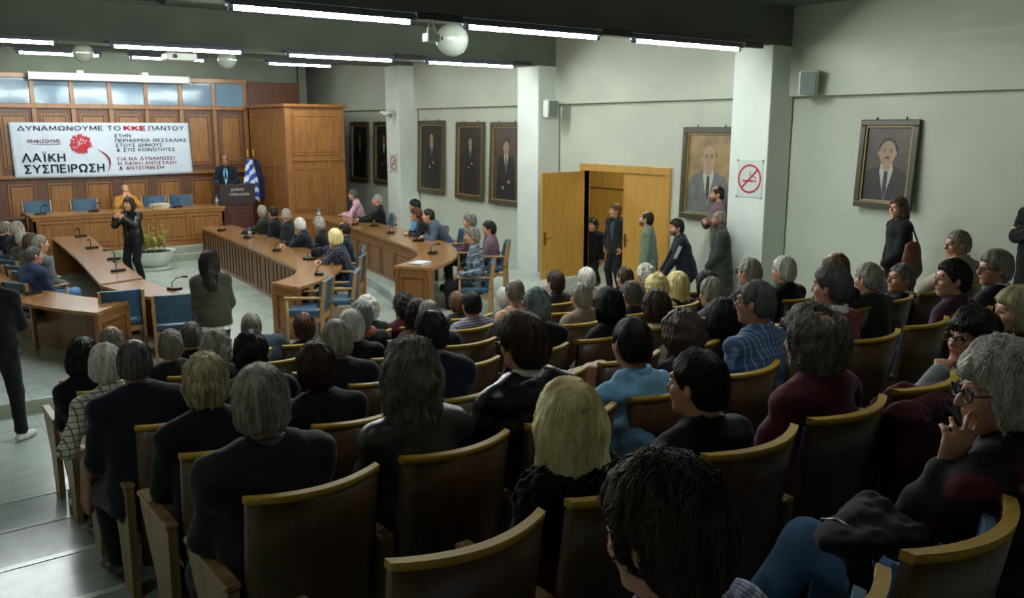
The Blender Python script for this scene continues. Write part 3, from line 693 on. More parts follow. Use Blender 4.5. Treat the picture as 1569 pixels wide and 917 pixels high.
bm = bmesh.new(); box2(bm, (XL, 19.0, .15), (XR, 24.2, .30), .006); box2(bm, (XL, 19.2, .30), (XR, 24.2, .45), .006); struct('floor_podium', bm, 'step_stone')
bm = bmesh.new(); box2(bm, (6.4, 19.9, .45), (7.7, 21.25, .60)); struct('floor_dais', bm, 'panel_wood_dark')
bm = bmesh.new(); box2(bm, (9.95, 8.25, 0), (XR, 9.0, .25), .01); struct('floor_corner_step', bm, 'step_stone')
# right wall: lower face set back under a ledge; door opening Y 9.88-11.92, Z to 2.22
DY0, DY1, DZ = 9.88, 11.92, 2.22
bm = bmesh.new()
box2(bm, (XR, YB - .2, -.2), (XR + .12, DY0, 3.42)); box2(bm, (XR, DY1, -.2), (XR + .12, 24.2, 3.42)); box2(bm, (XR, DY0, DZ), (XR + .12, DY1, 3.42)); box2(bm, (XU, YB - .2, 3.42), (XR + .12, 24.2, 4.9))
struct('wall_right', bm, 'plaster')
for n_, (y0, y1, zt) in enumerate(((7.53, 8.18, 4.1), (12.62, 13.25, 4.1), (17.76, 18.37, 4.39))):
    bm = bmesh.new(); box2(bm, (10.11, y0, 0), (XU + .1, y1, zt), .012); struct('column', bm, 'column_paint')
for n_, (y0, y1, zb) in enumerate(((7.53, 8.18, 4.1), (12.62, 13.25, 4.1), (17.76, 18.37, 4.39))):
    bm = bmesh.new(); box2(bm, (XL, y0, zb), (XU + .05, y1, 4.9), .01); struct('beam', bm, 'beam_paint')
    bm = bmesh.new(); box2(bm, (XL, y0 - .03, zb - .015), (10.0, y0 + .06, zb + .05)); struct('trim_%d' % (n_ + 4), bm, 'beam_paint')
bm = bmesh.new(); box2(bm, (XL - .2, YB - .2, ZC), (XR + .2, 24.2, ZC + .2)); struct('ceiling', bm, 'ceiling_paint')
bm = bmesh.new(); box2(bm, (XL - .2, YB - .2, -.2), (XL, 24.2, 4.9)); struct('wall_left', bm, 'plaster')
bm = bmesh.new(); box2(bm, (XL, YB - .2, -.2), (XR, YB, 4.9)); struct('wall_back', bm, 'plaster')
bm = bmesh.new(); box2(bm, (XL, YF, 4.1), (9.2, YF + .2, 4.9)); box2(bm, (9.45, 24.0, -.1), (XR + .2, 24.2, 4.9)); box2(bm, (9.25, YF, .3), (9.45, 24.2, 4.9)); struct('wall_front', bm, 'beam_paint')
# wood front wall with framed panels and a row of high panes
bm = bmesh.new(); box2(bm, (XL, YF, .3), (9.25, YF + .2, 4.1), 0, 1)
PX = [3.17 + .772 * i for i in range(-7, 7)]
def frame_panel(bm, x0, x1, z0, z1, y, d=.02, mi=0):   # raised moulding frame with a field inside
    for a, b in (((x0, z0), (x1, z0 + .03)), ((x0, z1 - .03), (x1, z1)), ((x0, z0), (x0 + .03, z1)), ((x1 - .03, z0), (x1, z1))):
        box2(bm, (a[0], y - d, a[1]), (b[0], y, b[1]), .006, mi)
    box2(bm, (x0 + .06, y - d * .6, z0 + .06), (x1 - .06, y, z1 - .06), .008, mi)
for i in range(len(PX)):
    box2(bm, (PX[i] - .045, YF - .07, 1.95), (PX[i] + .045, YF, 4.1), .006)
    if i + 1 < len(PX):
        x0, x1 = PX[i] + .12, PX[i + 1] - .12
        frame_panel(bm, x0, x1, 2.12, 3.28, YF); frame_panel(bm, x0, x1, .62, 1.78, YF)
box2(bm, (XL, YF - .09, 3.40), (7.85, YF, 3.50), .01); box2(bm, (XL, YF - .09, 1.90), (7.85, YF, 1.98), .01); box2(bm, (XL, YF - .10, 4.03), (7.85, YF, 4.14), .01); box2(bm, (XL, YF - .03, .45), (7.85, YF, .56), .006)
for z in (3.62, 3.74, 3.86, 3.98): box2(bm, (7.9, YF - .02, z), (9.2, YF, z + .02), 0, 1)
struct('wall_panelling', bm, ['panel_wood', 'panel_wood_dark'])
k = NT('frosted_glass'); k.b.inputs['Base Color'].default_value = lin('#6c8496'); k.b.inputs['Roughness'].default_value = .09; k.b.inputs['Specular IOR Level'].default_value = .35
v_ = k.coords((1, 1, 1)); k.bump(k.noise(1.6, 2, vec=v_).outputs['Fac'], .07, .05)
n_ = 0
for i in range(len(PX) - 1):
    bm = bmesh.new(); box2(bm, (PX[i] + .045, YF - .035, 3.50), (PX[i + 1] - .045, YF - .015, 4.03)); n_ += 1; struct('window_%d' % n_, bm, 'frosted_glass')
# hallway beyond the door
bm = bmesh.new(); box2(bm, (13.2, 8.5, -.1), (13.4, 16, 3)); box2(bm, (XR + .12, 15.8, -.1), (13.3, 16, 3)); box2(bm, (XR + .12, 8.3, -.1), (13.3, 8.5, 3)); box2(bm, (13.18, 8.5, 1.66), (13.2, 16, 1.68), 0, 1); struct('wall_hallway', bm, ['door_wood', 'table_dark'])
bm = bmesh.new(); box2(bm, (XR + .2, 8.3, 2.9), (13.4, 16, 3.0)); struct('ceiling_hallway', bm, 'plaster')
fx_hall = True
# door frame and two leaves
bm = bmesh.new()
box2(bm, (XR - .04, DY0 - .10, 0), (XR + .13, DY0, DZ), .008); box2(bm, (XR - .04, DY1, 0), (XR + .13, DY1 + .10, DZ), .008); box2(bm, (XR - .04, DY0 - .10, DZ), (XR + .13, DY1 + .10, DZ + .13), .008)
struct('door_frame', bm, 'door_wood')
def leaf(name, y0, y1, mat):
    r = empty(name); r['kind'] = 'structure'; return r
def door_leaf(n, hinge, ang, wid, flip):
    r = empty('door_%d' % n, hinge, ang); r['kind'] = 'structure'
    bm = bmesh.new(); box2(bm, (0, -.022, .01), (wid, .022, DZ - .01), .006); obj('door_panel', bm, 'door_wood', r)
    bm = bmesh.new()
    for s in (-1, 1):
        box2(bm, (wid - .09, s * .022, .92), (wid - .045, s * .030, 1.16), .004); tube(bm, [(wid - .067, s * .03, 1.06), (wid - .067, s * .07, 1.06), (wid - .18, s * .07, 1.06)], .009, 8)
    obj('door_handle', bm, 'brass', r)
    return r
plain('brass', '#9a7a3c', .3, .05, metal=1); plain('steel', '#9a9c9c', .3, .05, metal=1); plain('dark_metal', '#2a2b2c', .4, .05); plain('white_plastic', '#c9ccc4', .45, .03); plain('grey_plastic', '#7b817c', .5, .03)
door_leaf(1, (XR - .03, DY1 - .02, 0), math.radians(180), 1.0, 1)
door_leaf(2, (XR + .03, DY0 + .02, 0), math.radians(90), 1.0, 1)
# ------------------------------------------------------------------ fluorescent fixtures
k = NT('tube_glow'); k.b.inputs['Base Color'].default_value = (1, 1, 1, 1); k.b.inputs['Emission Color'].default_value = (.92, 1.0, .97, 1); k.b.inputs['Emission Strength'].default_value = TUBE_POWER
plain('fixture_paint', '#4a4f5c', .5, .05); plain('tube_off', '#6c7068', .3, .03); plain('milk_glass', '#a4aaa0', .2, .03, spec=.5); M['milk_glass'].node_tree.nodes['Principled BSDF'].inputs['Transmission Weight'].default_value = .25
def fixture(x0, x1, y, z, label, lit=True, glow='tube_glow'):
    r = empty('ceiling_lamp', ((x0 + x1) / 2, y, z), 0, label, 'lamp', 'fluorescent ceiling lamps'); L = (x1 - x0) / 2
    bm = bmesh.new(); box2(bm, (-L - .06, -.05, .030), (L + .03, .05, .075), .008); box2(bm, (-L - .03, -.058, .014), (L + .03, -.05, .06)); box2(bm, (-L - .03, .05, .014), (L + .03, .058, .06))
    obj('housing', bm, 'fixture_paint', r)
    bm = bmesh.new(); tube(bm, [(-L, 0, 0), (L, 0, 0)], .024, 10); obj('tube', bm, glow if lit else 'tube_off', r)
    for s in (-1, 1):
        bm = bmesh.new(); box2(bm, (s * L - .02, -.028, -.028), (s * L + .02, .028, .035), .006); obj('end_cap', bm, 'fixture_paint', r)
    return r
zr = 3.985
k = NT('fill_tube_glow'); k.b.inputs['Emission Color'].default_value = (.92, 1.0, .97, 1); k.b.inputs['Emission Strength'].default_value = TUBE_POWER * .15
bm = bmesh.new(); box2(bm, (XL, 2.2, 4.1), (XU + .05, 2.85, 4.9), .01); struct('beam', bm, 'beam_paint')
fixture(2.4, 4.2, 2.1, zr, 'dim fluorescent lamp over the rear seats, above the picture', True, 'fill_tube_glow'); fixture(-1.5, .3, 3.4, zr + .5, 'fluorescent lamp over the aisle steps, above the picture', True, 'fill_tube_glow')  # two unseen lamps, added to light the nearest rows from above
for x0, x1, lab in ((2.65, 4.38, 'lit fluorescent lamp under the nearest beam, leftmost lit one'), (5.02, 6.78, 'lit fluorescent lamp under the nearest beam, middle of its three'), (7.36, 9.24, 'lit fluorescent lamp under the nearest beam, beside the column')): fixture(x0, x1, 7.42, zr, lab)
fixture(.45, 2.1, 7.42, zr, 'unlit fluorescent lamp under the nearest beam at the top left', False)
for x0, x1, lab in ((.4, 2.18, 'lit fluorescent lamp under the middle beam, cut by the left edge'), (2.86, 4.58, 'lit fluorescent lamp under the middle beam above the hanging globe'), (5.28, 7.02, 'lit fluorescent lamp under the middle beam, second from the column'), (7.68, 9.44, 'lit fluorescent lamp under the middle beam next to the bright column')): fixture(x0, x1, 12.5, zr + .06, lab)
for x0, x1, lab in ((2.48, 3.8, 'lit fluorescent lamp under the farthest beam above the projection screen'), (4.34, 5.7, 'lit fluorescent lamp under the farthest beam behind the projector'), (7.0, 8.4, 'lit fluorescent lamp under the farthest beam nearest the right wall')): fixture(x0, x1, 17.62, zr + .30, lab)
for x0, x1, lab in ((3.3, 4.0, 'short lit lamp near the front wall at the far left'), (5.0, 5.7, 'short lit lamp near the front wall behind the globe')): fixture(x0, x1, 19.6, 4.5, lab)
bm = bmesh.new(); box2(bm, (9.36, 7.39, zr + .03), (9.72, 7.45, zr + .10), .01); box2(bm, (4.44, 7.39, zr + .03), (4.96, 7.45, zr + .10), .01); box2(bm, (6.84, 7.39, zr + .03), (7.3, 7.45, zr + .10), .01); struct('trim_7', bm, 'dark_metal')
bm = bmesh.new(); box2(bm, (9.5, 12.47, zr + .09), (9.85, 12.53, zr + .16), .01); box2(bm, (7.08, 12.47, zr + .09), (7.62, 12.53, zr + .16), .01); struct('trim_8', bm, 'dark_metal')
fixture(11.2, 12.6, 11.6, 2.84, 'lit lamp in the hallway behind the double door', True)
# ------------------------------------------------------------------ council tables (platform)
def side_panels(bm, p, q, z0, z1, n, off=.012, mi=0):    # raised panels along a straight front from p to q
    p = Vector((*p, 0)); q = Vector((*q, 0)); d = (q - p); L = d.length; d.normalize(); nn = Vector((d.y, -d.x, 0)); a = math.atan2(d.y, d.x)
    for i in range(n):
        c = p + d * (L * (i + .5) / n); w_ = L / n - .10
        for s in (-1, 1): box(bm, (c + d * s * w_ / 2 + nn * off)[:2] + ((z0 + z1) / 2,), (.03, .03, z1 - z0), a, .005, mi)
        for z in (z0, z1): box(bm, (c + nn * off)[:2] + (z,), (w_ + .03, .03, .03), a, .005, mi)
        if L / n > .5: box(bm, (c + nn * off * .6)[:2] + ((z0 + z1) / 2,), (w_ - .12, .02, z1 - z0 - .12), a, .006, mi)
def council_table(name, label, inner, outer, z0, zt, joints=(), n_front=8, end_poly=None, mats=('table_wood', 'table_top')):
    """inner / outer: polylines from far to near in plan; the top spans between them, the front follows the inner line"""
    c0 = Vector((*inner[0], z0)); r = empty(name, c0, 0, label, 'table')
    loc = lambda p: (p[0] - c0.x, p[1] - c0.y)
    I = [loc(p) for p in inner]; O = [loc(p) for p in outer]; H = zt - z0
    bm = bmesh.new(); m = min(len(I), len(O))
    N = max(len(I), len(O))
    def resample(P, N):
        P = [Vector(p) for p in P]; ls = [0]
        for a, b in zip(P, P[1:]): ls.append(ls[-1] + (b - a).length)
        out = []
        for i in range(N):
            t = ls[-1] * i / (N - 1); j = max(0, min(len(P) - 2, sum(1 for l in ls if l <= t) - 1)); f = (t - ls[j]) / max(1e-6, ls[j + 1] - ls[j]); out.append(P[j].lerp(P[j + 1], f))
        return out
    A = I if len(I) == len(O) else resample(I, N); B = O if len(I) == len(O) else resample(O, N)
    A = [Vector(p) for p in A]; B = [Vector(p) for p in B]
    tv = [[bm.verts.new((p.x, p.y, z)) for p in L_] for L_, z in ((A, H), (B, H), (A, H - .04), (B, H - .04))]
    for i in range(len(A) - 1):
        bm.faces.new((tv[0][i], tv[0][i + 1], tv[1][i + 1], tv[1][i])); bm.faces.new((tv[2][i], tv[3][i], tv[3][i + 1], tv[2][i + 1]))
        bm.faces.new((tv[0][i], tv[2][i], tv[2][i + 1], tv[0][i + 1])); bm.faces.new((tv[1][i], tv[1][i + 1], tv[3][i + 1], tv[3][i]))
    for e in (0, -1): bm.faces.new((tv[0][e], tv[1][e], tv[3][e], tv[2][e]))
    obj('tabletop', bm, mats[1], r)
    bm = bmesh.new(); ins = .035                        # front skirt along the inner line
    def inset(P, Q, d): 
        out = []
        for p, q in zip(P, Q): v = (q - p).normalized(); out.append(p + v * d)
        return out
    F0 = inset(A, B, ins); F1 = inset(A, B, ins + .03)
    fv = [[bm.verts.new((p.x, p.y, z)) for p in L_] for L_, z in ((F0, 0), (F0, H - .04), (F1, 0), (F1, H - .04))]
    for i in range(len(A) - 1):
        bm.faces.new((fv[0][i], fv[0][i + 1], fv[1][i + 1], fv[1][i])); bm.faces.new((fv[2][i], fv[3][i], fv[3][i + 1], fv[2][i + 1])); bm.faces.new((fv[1][i], fv[1][i + 1], fv[3][i + 1], fv[3][i])); bm.faces.new((fv[0][i], fv[2][i], fv[2][i + 1], fv[0][i + 1]))
    for e in (0, -1): bm.faces.new((fv[0][e], fv[1][e], fv[3][e], fv[2][e]))
    obj('front_panel', bm, mats[0], r)
    for e, nm in ((-1, 'end_panel'), (0, 'end_panel')):
        p, q = A[e], B[e]; v = (q - p); L = v.length; v.normalize(); bm = bmesh.new(); a = math.atan2(v.y, v.x)
        t = (A[-2] - A[-1]).normalized() if e == -1 else (A[1] - A[0]).normalized()
        cc = p + v * (L / 2) + t * .03; hl_ = L / 2 - .03
        box(bm, (cc.x, cc.y, (H - .04) / 2), (2 * hl_, .03, H - .04), a)
        nn = -t; pa = p + v * .06 + t * .012; pb = q - v * .06 + t * .012
        if (Vector((v.y, -v.x)).dot(nn)) < 0: pa, pb = pb, pa
        side_panels(bm, pa, pb, .10, H - .14, 1, .008)
        for s in (p + v * .05, q - v * .05): box(bm, ((s + t * .03).x, (s + t * .03).y, (H - .04) / 2), (.07, .06, H - .04), a, .006)
        obj(nm, bm, mats[0], r)
    return r, A, B, H
def strips(r, pts, z0, z1, n, mat, flip=1):              # narrow vertical slats in pairs on a front
    bm = bmesh.new()
    for p, q in zip(pts, pts[1:]):
        d = Vector(q) - Vector(p); L = d.length
        if L < .4: continue
        d.normalize(); nn = Vector((d.y, -d.x)) * flip; k = max(1, int(L / n)); a = math.atan2(d.y, d.x)
        for i in range(k):
            for o_ in (-.10, .10):
                c = Vector(p) + d * (L * (i + .5) / k + o_) + nn * .006; box(bm, (c.x, c.y, (z0 + z1) / 2), (.028, .022, z1 - z0), a, .004)
    obj('front_moulding', bm, mat, r)
def arc(c, r, a0, a1, n): return [(c[0] + r * math.cos(math.radians(a0 + (a1 - a0) * i / n)), c[1] + r * math.sin(math.radians(a0 + (a1 - a0) * i / n))) for i in range(n + 1)]
def bez(p0, p1, p2, n): return [tuple((1 - t) ** 2 * np.array(p0) + 2 * t * (1 - t) * np.array(p1) + t * t * np.array(p2)) for t in [i / n for i in range(n + 1)]]
# left inner table: two straight lengths and a slanted end
bm = None
LT_in = [(3.53, 18.7), (3.23, 15.41), (3.06, 12.77)]; LT_out = [(2.85, 18.7), (2.70, 15.42), (2.46, 12.6)]
rL, A_, B_, H_ = council_table('council_table', 'long straight wooden council table on the left behind the woman filming', LT_in, LT_out, .15, .90)
strips(rL, [tuple(p) for p in A_], .08, .66, .45, 'table_dark', -1)
rLe, A_, B_, H_ = council_table('council_table', 'short wooden table end running from the left table towards the standing woman', [(3.06, 12.75), (3.10, 12.0), (3.21, 11.28)], [(2.46, 12.58), (2.62, 11.7), (2.86, 11.12)], .15, .885)
near_in = bez((1.50, 15.6), (1.42, 12.35), (2.5, 11.19), 10); near_out = bez((1.0, 15.6), (.86, 12.2), (2.01, 10.62), 10)
rN, A_, B_, H_ = council_table('council_table', 'curved wooden council desk at the left edge with panelled end', [(p[0], p[1]) for p in near_in], near_out, .15, .90)
mid_in = [(5.74, 18.7), (5.60, 17.0), (5.47, 15.31), (5.30, 13.7)] + bez((5.16, 12.35), (5.02, 11.68), (4.36, 11.30), 6)
mid_out = [(6.42, 18.7), (6.36, 17.0), (6.28, 15.31), (6.17, 13.9)] + bez((6.02, 12.55), (5.70, 11.5), (4.52, 10.72), 6)
rM, A_, B_, H_ = council_table('council_table', 'long slatted wooden council table in the centre with rounded near end', mid_in, mid_out, .15, .90)
strips(rM, [tuple(p) for p in A_[:5]], .08, .66, .42, 'table_dark', -1)
right_in = [(7.95, 17.6), (7.80, 16.0), (7.45, 13.9)] + bez((7.15, 12.35), (6.95, 11.3), (6.0, 10.82), 7)
right_out = [(8.62, 17.6), (8.53, 16.0), (8.42, 14.4)] + bez((8.05, 12.7), (7.62, 11.0), (6.34, 10.28), 7)
right_in[-1] = (5.98, 10.80); 
rR, A_, B_, H_ = council_table('council_table', 'wooden council table along the right wall with curved panelled end and papers', [(p[0] + .02, p[1]) for p in right_in], right_out, .15, 1.04)
bm = bmesh.new(); side_panels(bm, A_[0], A_[1], .2, .70, 2, -.03); side_panels(bm, A_[1], A_[2], .2, .70, 3, -.03); side_panels(bm, A_[2], A_[3], .2, .70, 2, -.03); obj('front_moulding', bm, 'table_wood', rR)
# far connecting counter by the wooden vestibule
rC, A_, B_, H_ = council_table('counter', 'plain wooden counter behind the centre table leading to the right wall', [(7.15, 18.6), (7.95, 17.65)], [(7.9, 19.0), (8.62, 17.75)], .15, 1.04)
# president's desk
r = empty('president_desk', (4.58, 19.4, .45), 0, 'long wooden presidential desk in front of the banner wall', 'desk')
bm = bmesh.new(); box2(bm, (-1.95, -.03, .76), (1.95, .72, .81), .01); obj('desktop', bm, 'table_top', r)
bm = bmesh.new(); box2(bm, (-1.9, .0, 0), (1.9, .03, .76)); box2(bm, (-1.9, 0, 0), (-1.86, .68, .76)); box2(bm, (1.86, 0, 0), (1.9, .68, .76)); box2(bm, (-1.92, -.02, .0), (1.92, .01, .08), .006); box2(bm, (-1.92, -.02, .70), (1.92, .01, .76), .006)
side_panels(bm, (-1.86, 0), (1.86, 0), .14, .64, 5, .008); obj('front_panel', bm, 'panel_wood', r)
bm = bmesh.new(); box2(bm, (1.15, 19.95, .45), (2.62, 20.3, 1.15), .01); box2(bm, (1.1, 19.9, 1.15), (2.64, 20.35, 1.19), .008); tag(obj('side_cabinet', bm, 'table_dark'), 'low dark wooden side cabinet at the left of the presidential desk', 'cabinet')
# wooden vestibule beside the podium
r = empty('wooden_vestibule', (7.86, 18.9, .45), 0, 'tall panelled wooden vestibule box in the corner by the flags', 'cabinet'); VW, VD, VH = 1.42, 2.28, 3.0
bm = bmesh.new(); box2(bm, (0, 0, 0), (VW, VD, VH))
for y in (0, VD / 3, VD * 2 / 3): box2(bm, (-.03, y, 0), (.0, y + .07, VH), .005)
def fp_side(y0, y1, z0, z1):
    for a, b in (((y0, z0), (y1, z0 + .03)), ((y0, z1 - .03), (y1, z1)), ((y0, z0), (y0 + .03, z1)), ((y1 - .03, z0), (y1, z1))): box2(bm, (-.018, a[0], a[1]), (0, b[0], b[1]), .004)
for i in range(3):
    y0, y1 = VD * i / 3 + .14, VD * (i + 1) / 3 - .06; fp_side(y0, y1, 1.62, 2.82); fp_side(y0, y1, .2, 1.4)
frame_panel(bm, .14, VW - .12, 1.92, 2.82, 0, .018); box2(bm, (.03, -.03, 1.78), (VW, 0, 1.84), .006)
for x0, x1 in ((.10, .50), (.54, .94)): frame_panel(bm, x0, x1, .65, 1.62, 0, .014); frame_panel(bm, x0, x1, .1, .55, 0, .014)
box2(bm, (.98, -.025, 0), (1.05, 0, 1.78), .004); obj('panelling', bm, 'panel_wood', r)
bm = bmesh.new(); box2(bm, (-.10, -.10, VH), (VW + .06, VD, VH + .07), .012); obj('cornice', bm, 'panel_wood', r)
bm = bmesh.new(); box2(bm, (-.05, -.05, 0), (.09, .09, VH), .01); obj('corner_post', bm, 'panel_wood', r)
# lectern
r = empty('lectern', (6.85, 19.62, .45), 0, 'dark wooden lectern with pale Greek lettering in front of the speaker', 'lectern')
bm = bmesh.new(); box2(bm, (-.34, -.14, 0), (.36, .20, .82), .008); frame_panel(bm, -.28, .30, .12, .74, -.14, .012); obj('body', bm, 'lectern_wood', r)
bm = bmesh.new(); box2(bm, (-.40, -.17, .82), (.40, -.13, 1.28), .008); box2(bm, (-.40, -.14, .82), (-.37, .24, 1.28), .006); box2(bm, (.37, -.14, .82), (.40, .24, 1.28), .006); box2(bm, (-.38, -.13, .95), (.38, .22, .98)); obj('reading_desk', bm, 'lectern_dark', r)
plain('letter_white', '#c8c4b8', .6, .02); plain('letter_dark', '#2c3240', .7, .03); plain('letter_black', '#1a2230', .7, .03); plain('letter_red', '#b0222e', .7, .05); plain('letter_maroon', '#7a2c3c', .7, .05)
def _arc(cx, cy, rx, ry, a0, a1, n=14): return [(cx + rx * math.cos(math.radians(a0 + (a1 - a0) * i / n)), cy + ry * math.sin(math.radians(a0 + (a1 - a0) * i / n))) for i in range(n + 1)]
GLYPH = {                                               # letter: (advance, strokes on a unit-high cell)
    'Α': (.72, [[(0, 0), (.36, 1), (.72, 0)], [(.14, .34), (.58, .34)]]), 'Λ': (.72, [[(0, 0), (.36, 1), (.72, 0)]]), 'Δ': (.78, [[(.03, .04), (.39, .97), (.75, .04), (.03, .04)]]), 'Γ': (.52, [[(.05, 0), (.05, .95), (.52, .95)]]),
    'Ε': (.56, [[(.56, .05), (.05, .05), (.05, .95), (.54, .95)], [(.05, .52), (.50, .52)]]), 'Ζ': (.62, [[(.04, .95), (.58, .95), (.04, .05), (.60, .05)]]), 'Η': (.68, [[(.05, 0), (.05, 1)], [(.63, 0), (.63, 1)], [(.05, .52), (.63, .52)]]),
    'Θ': (.82, [_arc(.41, .5, .37, .46, 0, 360, 26), [(.22, .5), (.60, .5)]]), 'Ι': (.10, [[(.05, 0), (.05, 1)]]), 'Ϊ': (.34, [[(.17, 0), (.17, 1)], [(.02, 1.16), (.10, 1.16)], [(.25, 1.16), (.33, 1.16)]]), 'Κ': (.64, [[(.05, 0), (.05, 1)], [(.58, 1), (.08, .46)], [(.22, .58), (.62, 0)]]),
    'Μ': (.84, [[(.05, 0), (.08, 1), (.42, .22), (.76, 1), (.79, 0)]]), 'Ν': (.70, [[(.05, 0), (.05, 1), (.65, 0), (.65, 1)]]), 'Ο': (.82, [_arc(.41, .5, .37, .46, 0, 360, 26)]), 'Π': (.68, [[(.05, 0), (.05, .95), (.63, .95), (.63, 0)]]),
    'Ρ': (.58, [[(.05, 0), (.05, .95), (.30, .95)] + _arc(.30, .71, .24, .24, 90, -90, 12) + [(.05, .47)]]), 'Σ': (.62, [[(.60, .95), (.06, .95), (.36, .5), (.06, .05), (.61, .05)]]), 'Τ': (.62, [[(0, .95), (.62, .95)], [(.31, .95), (.31, 0)]]), 'Υ': (.66, [[(0, 1), (.33, .48), (.66, 1)], [(.33, .5), (.33, 0)]]),
    'Φ': (.82, [_arc(.41, .5, .36, .30, 0, 360, 24), [(.41, 0), (.41, 1)]]), 'Ψ': (.80, [[(.04, 1)] + _arc(.40, .62, .36, .34, 180, 360, 14) + [(.76, 1)], [(.40, 0), (.40, 1)]]), 'Ω': (.82, [[(.06, .05), (.27, .05), (.27, .14)] + _arc(.41, .56, .36, .40, 248, -68, 22) + [(.55, .14), (.55, .05), (.76, .05)]]),
    '&': (.74, [[(.70, 0), (.22, .62), (.20, .80)] + _arc(.34, .80, .14, .15, 180, 0, 8) + [(.46, .72), (.12, .40)] + _arc(.28, .24, .22, .20, 140, 330, 12) + [(.66, .42)]])}
def text(s, size, mat, parent, M4, name='lettering', align='LEFT', off=0.0, width=None, weight=.13):
    bm = bmesh.new(); x = 0.0; w_ = weight / 2; quads = []
    for ch in s:
        if ch == ' ': x += .42; continue
        adv, st = GLYPH[ch]
        for pl in st:
            for i, (p, q) in enumerate(zip(pl, pl[1:])):
                d = Vector((q[0] - p[0], q[1] - p[1])); L = d.length
                if L < 1e-6: continue
                d /= L; nn = Vector((-d.y, d.x)) * w_; e = d * w_ * (.75 if len(pl) < 8 else .35)
                a0 = Vector(p) - (e if i > 0 or len(pl) > 8 else e * 0); b0 = Vector(q) + (e if i < len(pl) - 2 or len(pl) > 8 else e * 0)
                quads.append([(x + v.x, v.y) for v in (a0 - nn, b0 - nn, b0 + nn, a0 + nn)])
        x += adv + .20
    x -= .20; h = size * .70; f = (width or x * h) / x; x0 = -(width or x * h) / 2 if align == 'CENTER' else 0
    for q in quads: bm.faces.new([bm.verts.new((x0 + u_ * f, v_ * h, 0)) for u_, v_ in q])
    o = obj(name, bm, mat, parent); o.matrix_local = M4; return o
MX = Matrix.Rotation(math.pi / 2, 4, 'X')
text('ΔΗΜΟΣ', .085, 'letter_white', r, Matrix.Translation((-.005, -.1705, 1.13)) @ MX, align='CENTER', width=.30)
text('ΤΡΙΚΚΑΙΩΝ', .085, 'letter_white', r, Matrix.Translation((.03, -.1705, 1.02)) @ MX, align='CENTER', width=.46)
# flags beside the lectern
plain('flag_blue', '#2a4a9c', .75, .08); plain('flag_white', '#c9d0d8', .75, .04); plain('gold', '#b8933c', .3, .05, metal=1); plain('flag_navy', '#262650', .75, .1)
def hung_flag(name, loc, label, greek):
    r = empty(name, loc, 0, label, 'flag'); bm = bmesh.new(); tube(bm, [(0, 0, 0), (0, 0, 1.85)], .014, 10); lathe(bm, [(.16, 0), (.16, .03), (.05, .06), (.02, .10)], 18); obj('pole', bm, 'table_dark', r)
    bm = bmesh.new(); lathe(bm, [(.012, 1.85), (.03, 1.88), (.012, 1.90), (.028, 1.95), (.004, 2.06)], 12); obj('finial', bm, 'gold', r)
    bm = bmesh.new(); nu, nv = 27, 30; g = []
    for j in range(nv + 1):
        t = j / nv; row = []
        for i in range(nu + 1):
            a = i / nu; wdt = .10 + .12 * min(1, t * 2.2); x = (a - .45) * wdt * 1.5; y = -.05 + .05 * math.sin(a * 15 + t * 1.5) * (.5 + .5 * t) - .03; z = 1.82 - t * (1.02 + .10 * math.sin(a * 5 + 1)) - .02 * a
            row.append(bm.verts.new((x, y, z)))
        g.append(row)
    for j in range(nv):
        for i in range(nu):
            f = bm.faces.new((g[j][i], g[j][i + 1], g[j + 1][i + 1], g[j + 1][i])); f.smooth = True; v = j / nv * 5.2 + i / nu * 1.1
            f.material_index = (int(v * 1.6) % 2) if greek else 0
    o = obj('cloth', bm, ['flag_blue', 'flag_white'] if greek else ['flag_navy'], r); md = o.modifiers.new('t', 'SOLIDIFY'); md.thickness = .004
    return r
hung_flag('flag', (7.33, 20.0, .45), 'blue and white striped flag on a pole beside the lectern', True)
hung_flag('flag', (7.62, 20.4, .45), 'dark blue flag on a pole tucked behind the striped flag', False)
# banner
r = empty('banner', (2.66, YF - .10, 1.93), 0, 'white cloth banner with Greek slogans and a red carnation', 'banner'); BW, BH = 3.72, 1.17
k = NT('banner_cloth'); v_ = k.coords((1, 1, 1)); k.b.inputs['Base Color'].default_value = lin('#c3ccd6'); k.b.inputs['Roughness'].default_value = .7; k.bump(k.noise(3, 3, vec=v_).outputs['Fac'], .5, .04)
bm = bmesh.new(); nu, nv = 60, 20
fz = lambda x, z: -.006 - .0 * x
g = [[bm.verts.new((BW * i / nu + .03 * (1 - j / nv) * (1 if i > nu / 2 else .6) , .006 * math.sin(i * .55 + j * .2) * abs(math.sin(j * .3)) , BH * j / nv - .03 * math.sin(math.pi * i / nu) * (1 - j / nv))) for i in range(nu + 1)] for j in range(nv + 1)]
for j in range(nv):
    for i in range(nu): bm.faces.new((g[j][i], g[j][i + 1], g[j + 1][i + 1], g[j + 1][i])).smooth = True
o = obj('cloth', bm, 'banner_cloth', r); o.modifiers.new('t', 'SOLIDIFY').thickness = .003
TY = -.016
def bt(s, x, z, h, mat, width, off=.0, up=True): text(s, h / .70, mat, r, Matrix.Translation((x, TY, z)) @ MX, width=width, weight=.24 if 'ΚΚΕ' == s else (.175 if off else .15))
px2 = lambda p: (p - 68) / (1500 - 68) * BW             # from a 1500-wide drawing of the banner
bt('ΔΥΝΑΜΩΝΟΥΜΕ ΤΟ', px2(128), 1.00, .095, 'letter_dark', px2(918) - px2(128), .0); bt('ΚΚΕ', px2(948), 1.00, .095, 'letter_red', px2(1124) - px2(948), .003); bt('ΠΑΝΤΟΥ', px2(1152), 1.00, .095, 'letter_dark', px2(1455) - px2(1152), .0)
bt('ΨΗΦΙΖΟΥΜΕ', px2(188), .735, .075, 'letter_maroon', px2(436) - px2(188), 0)
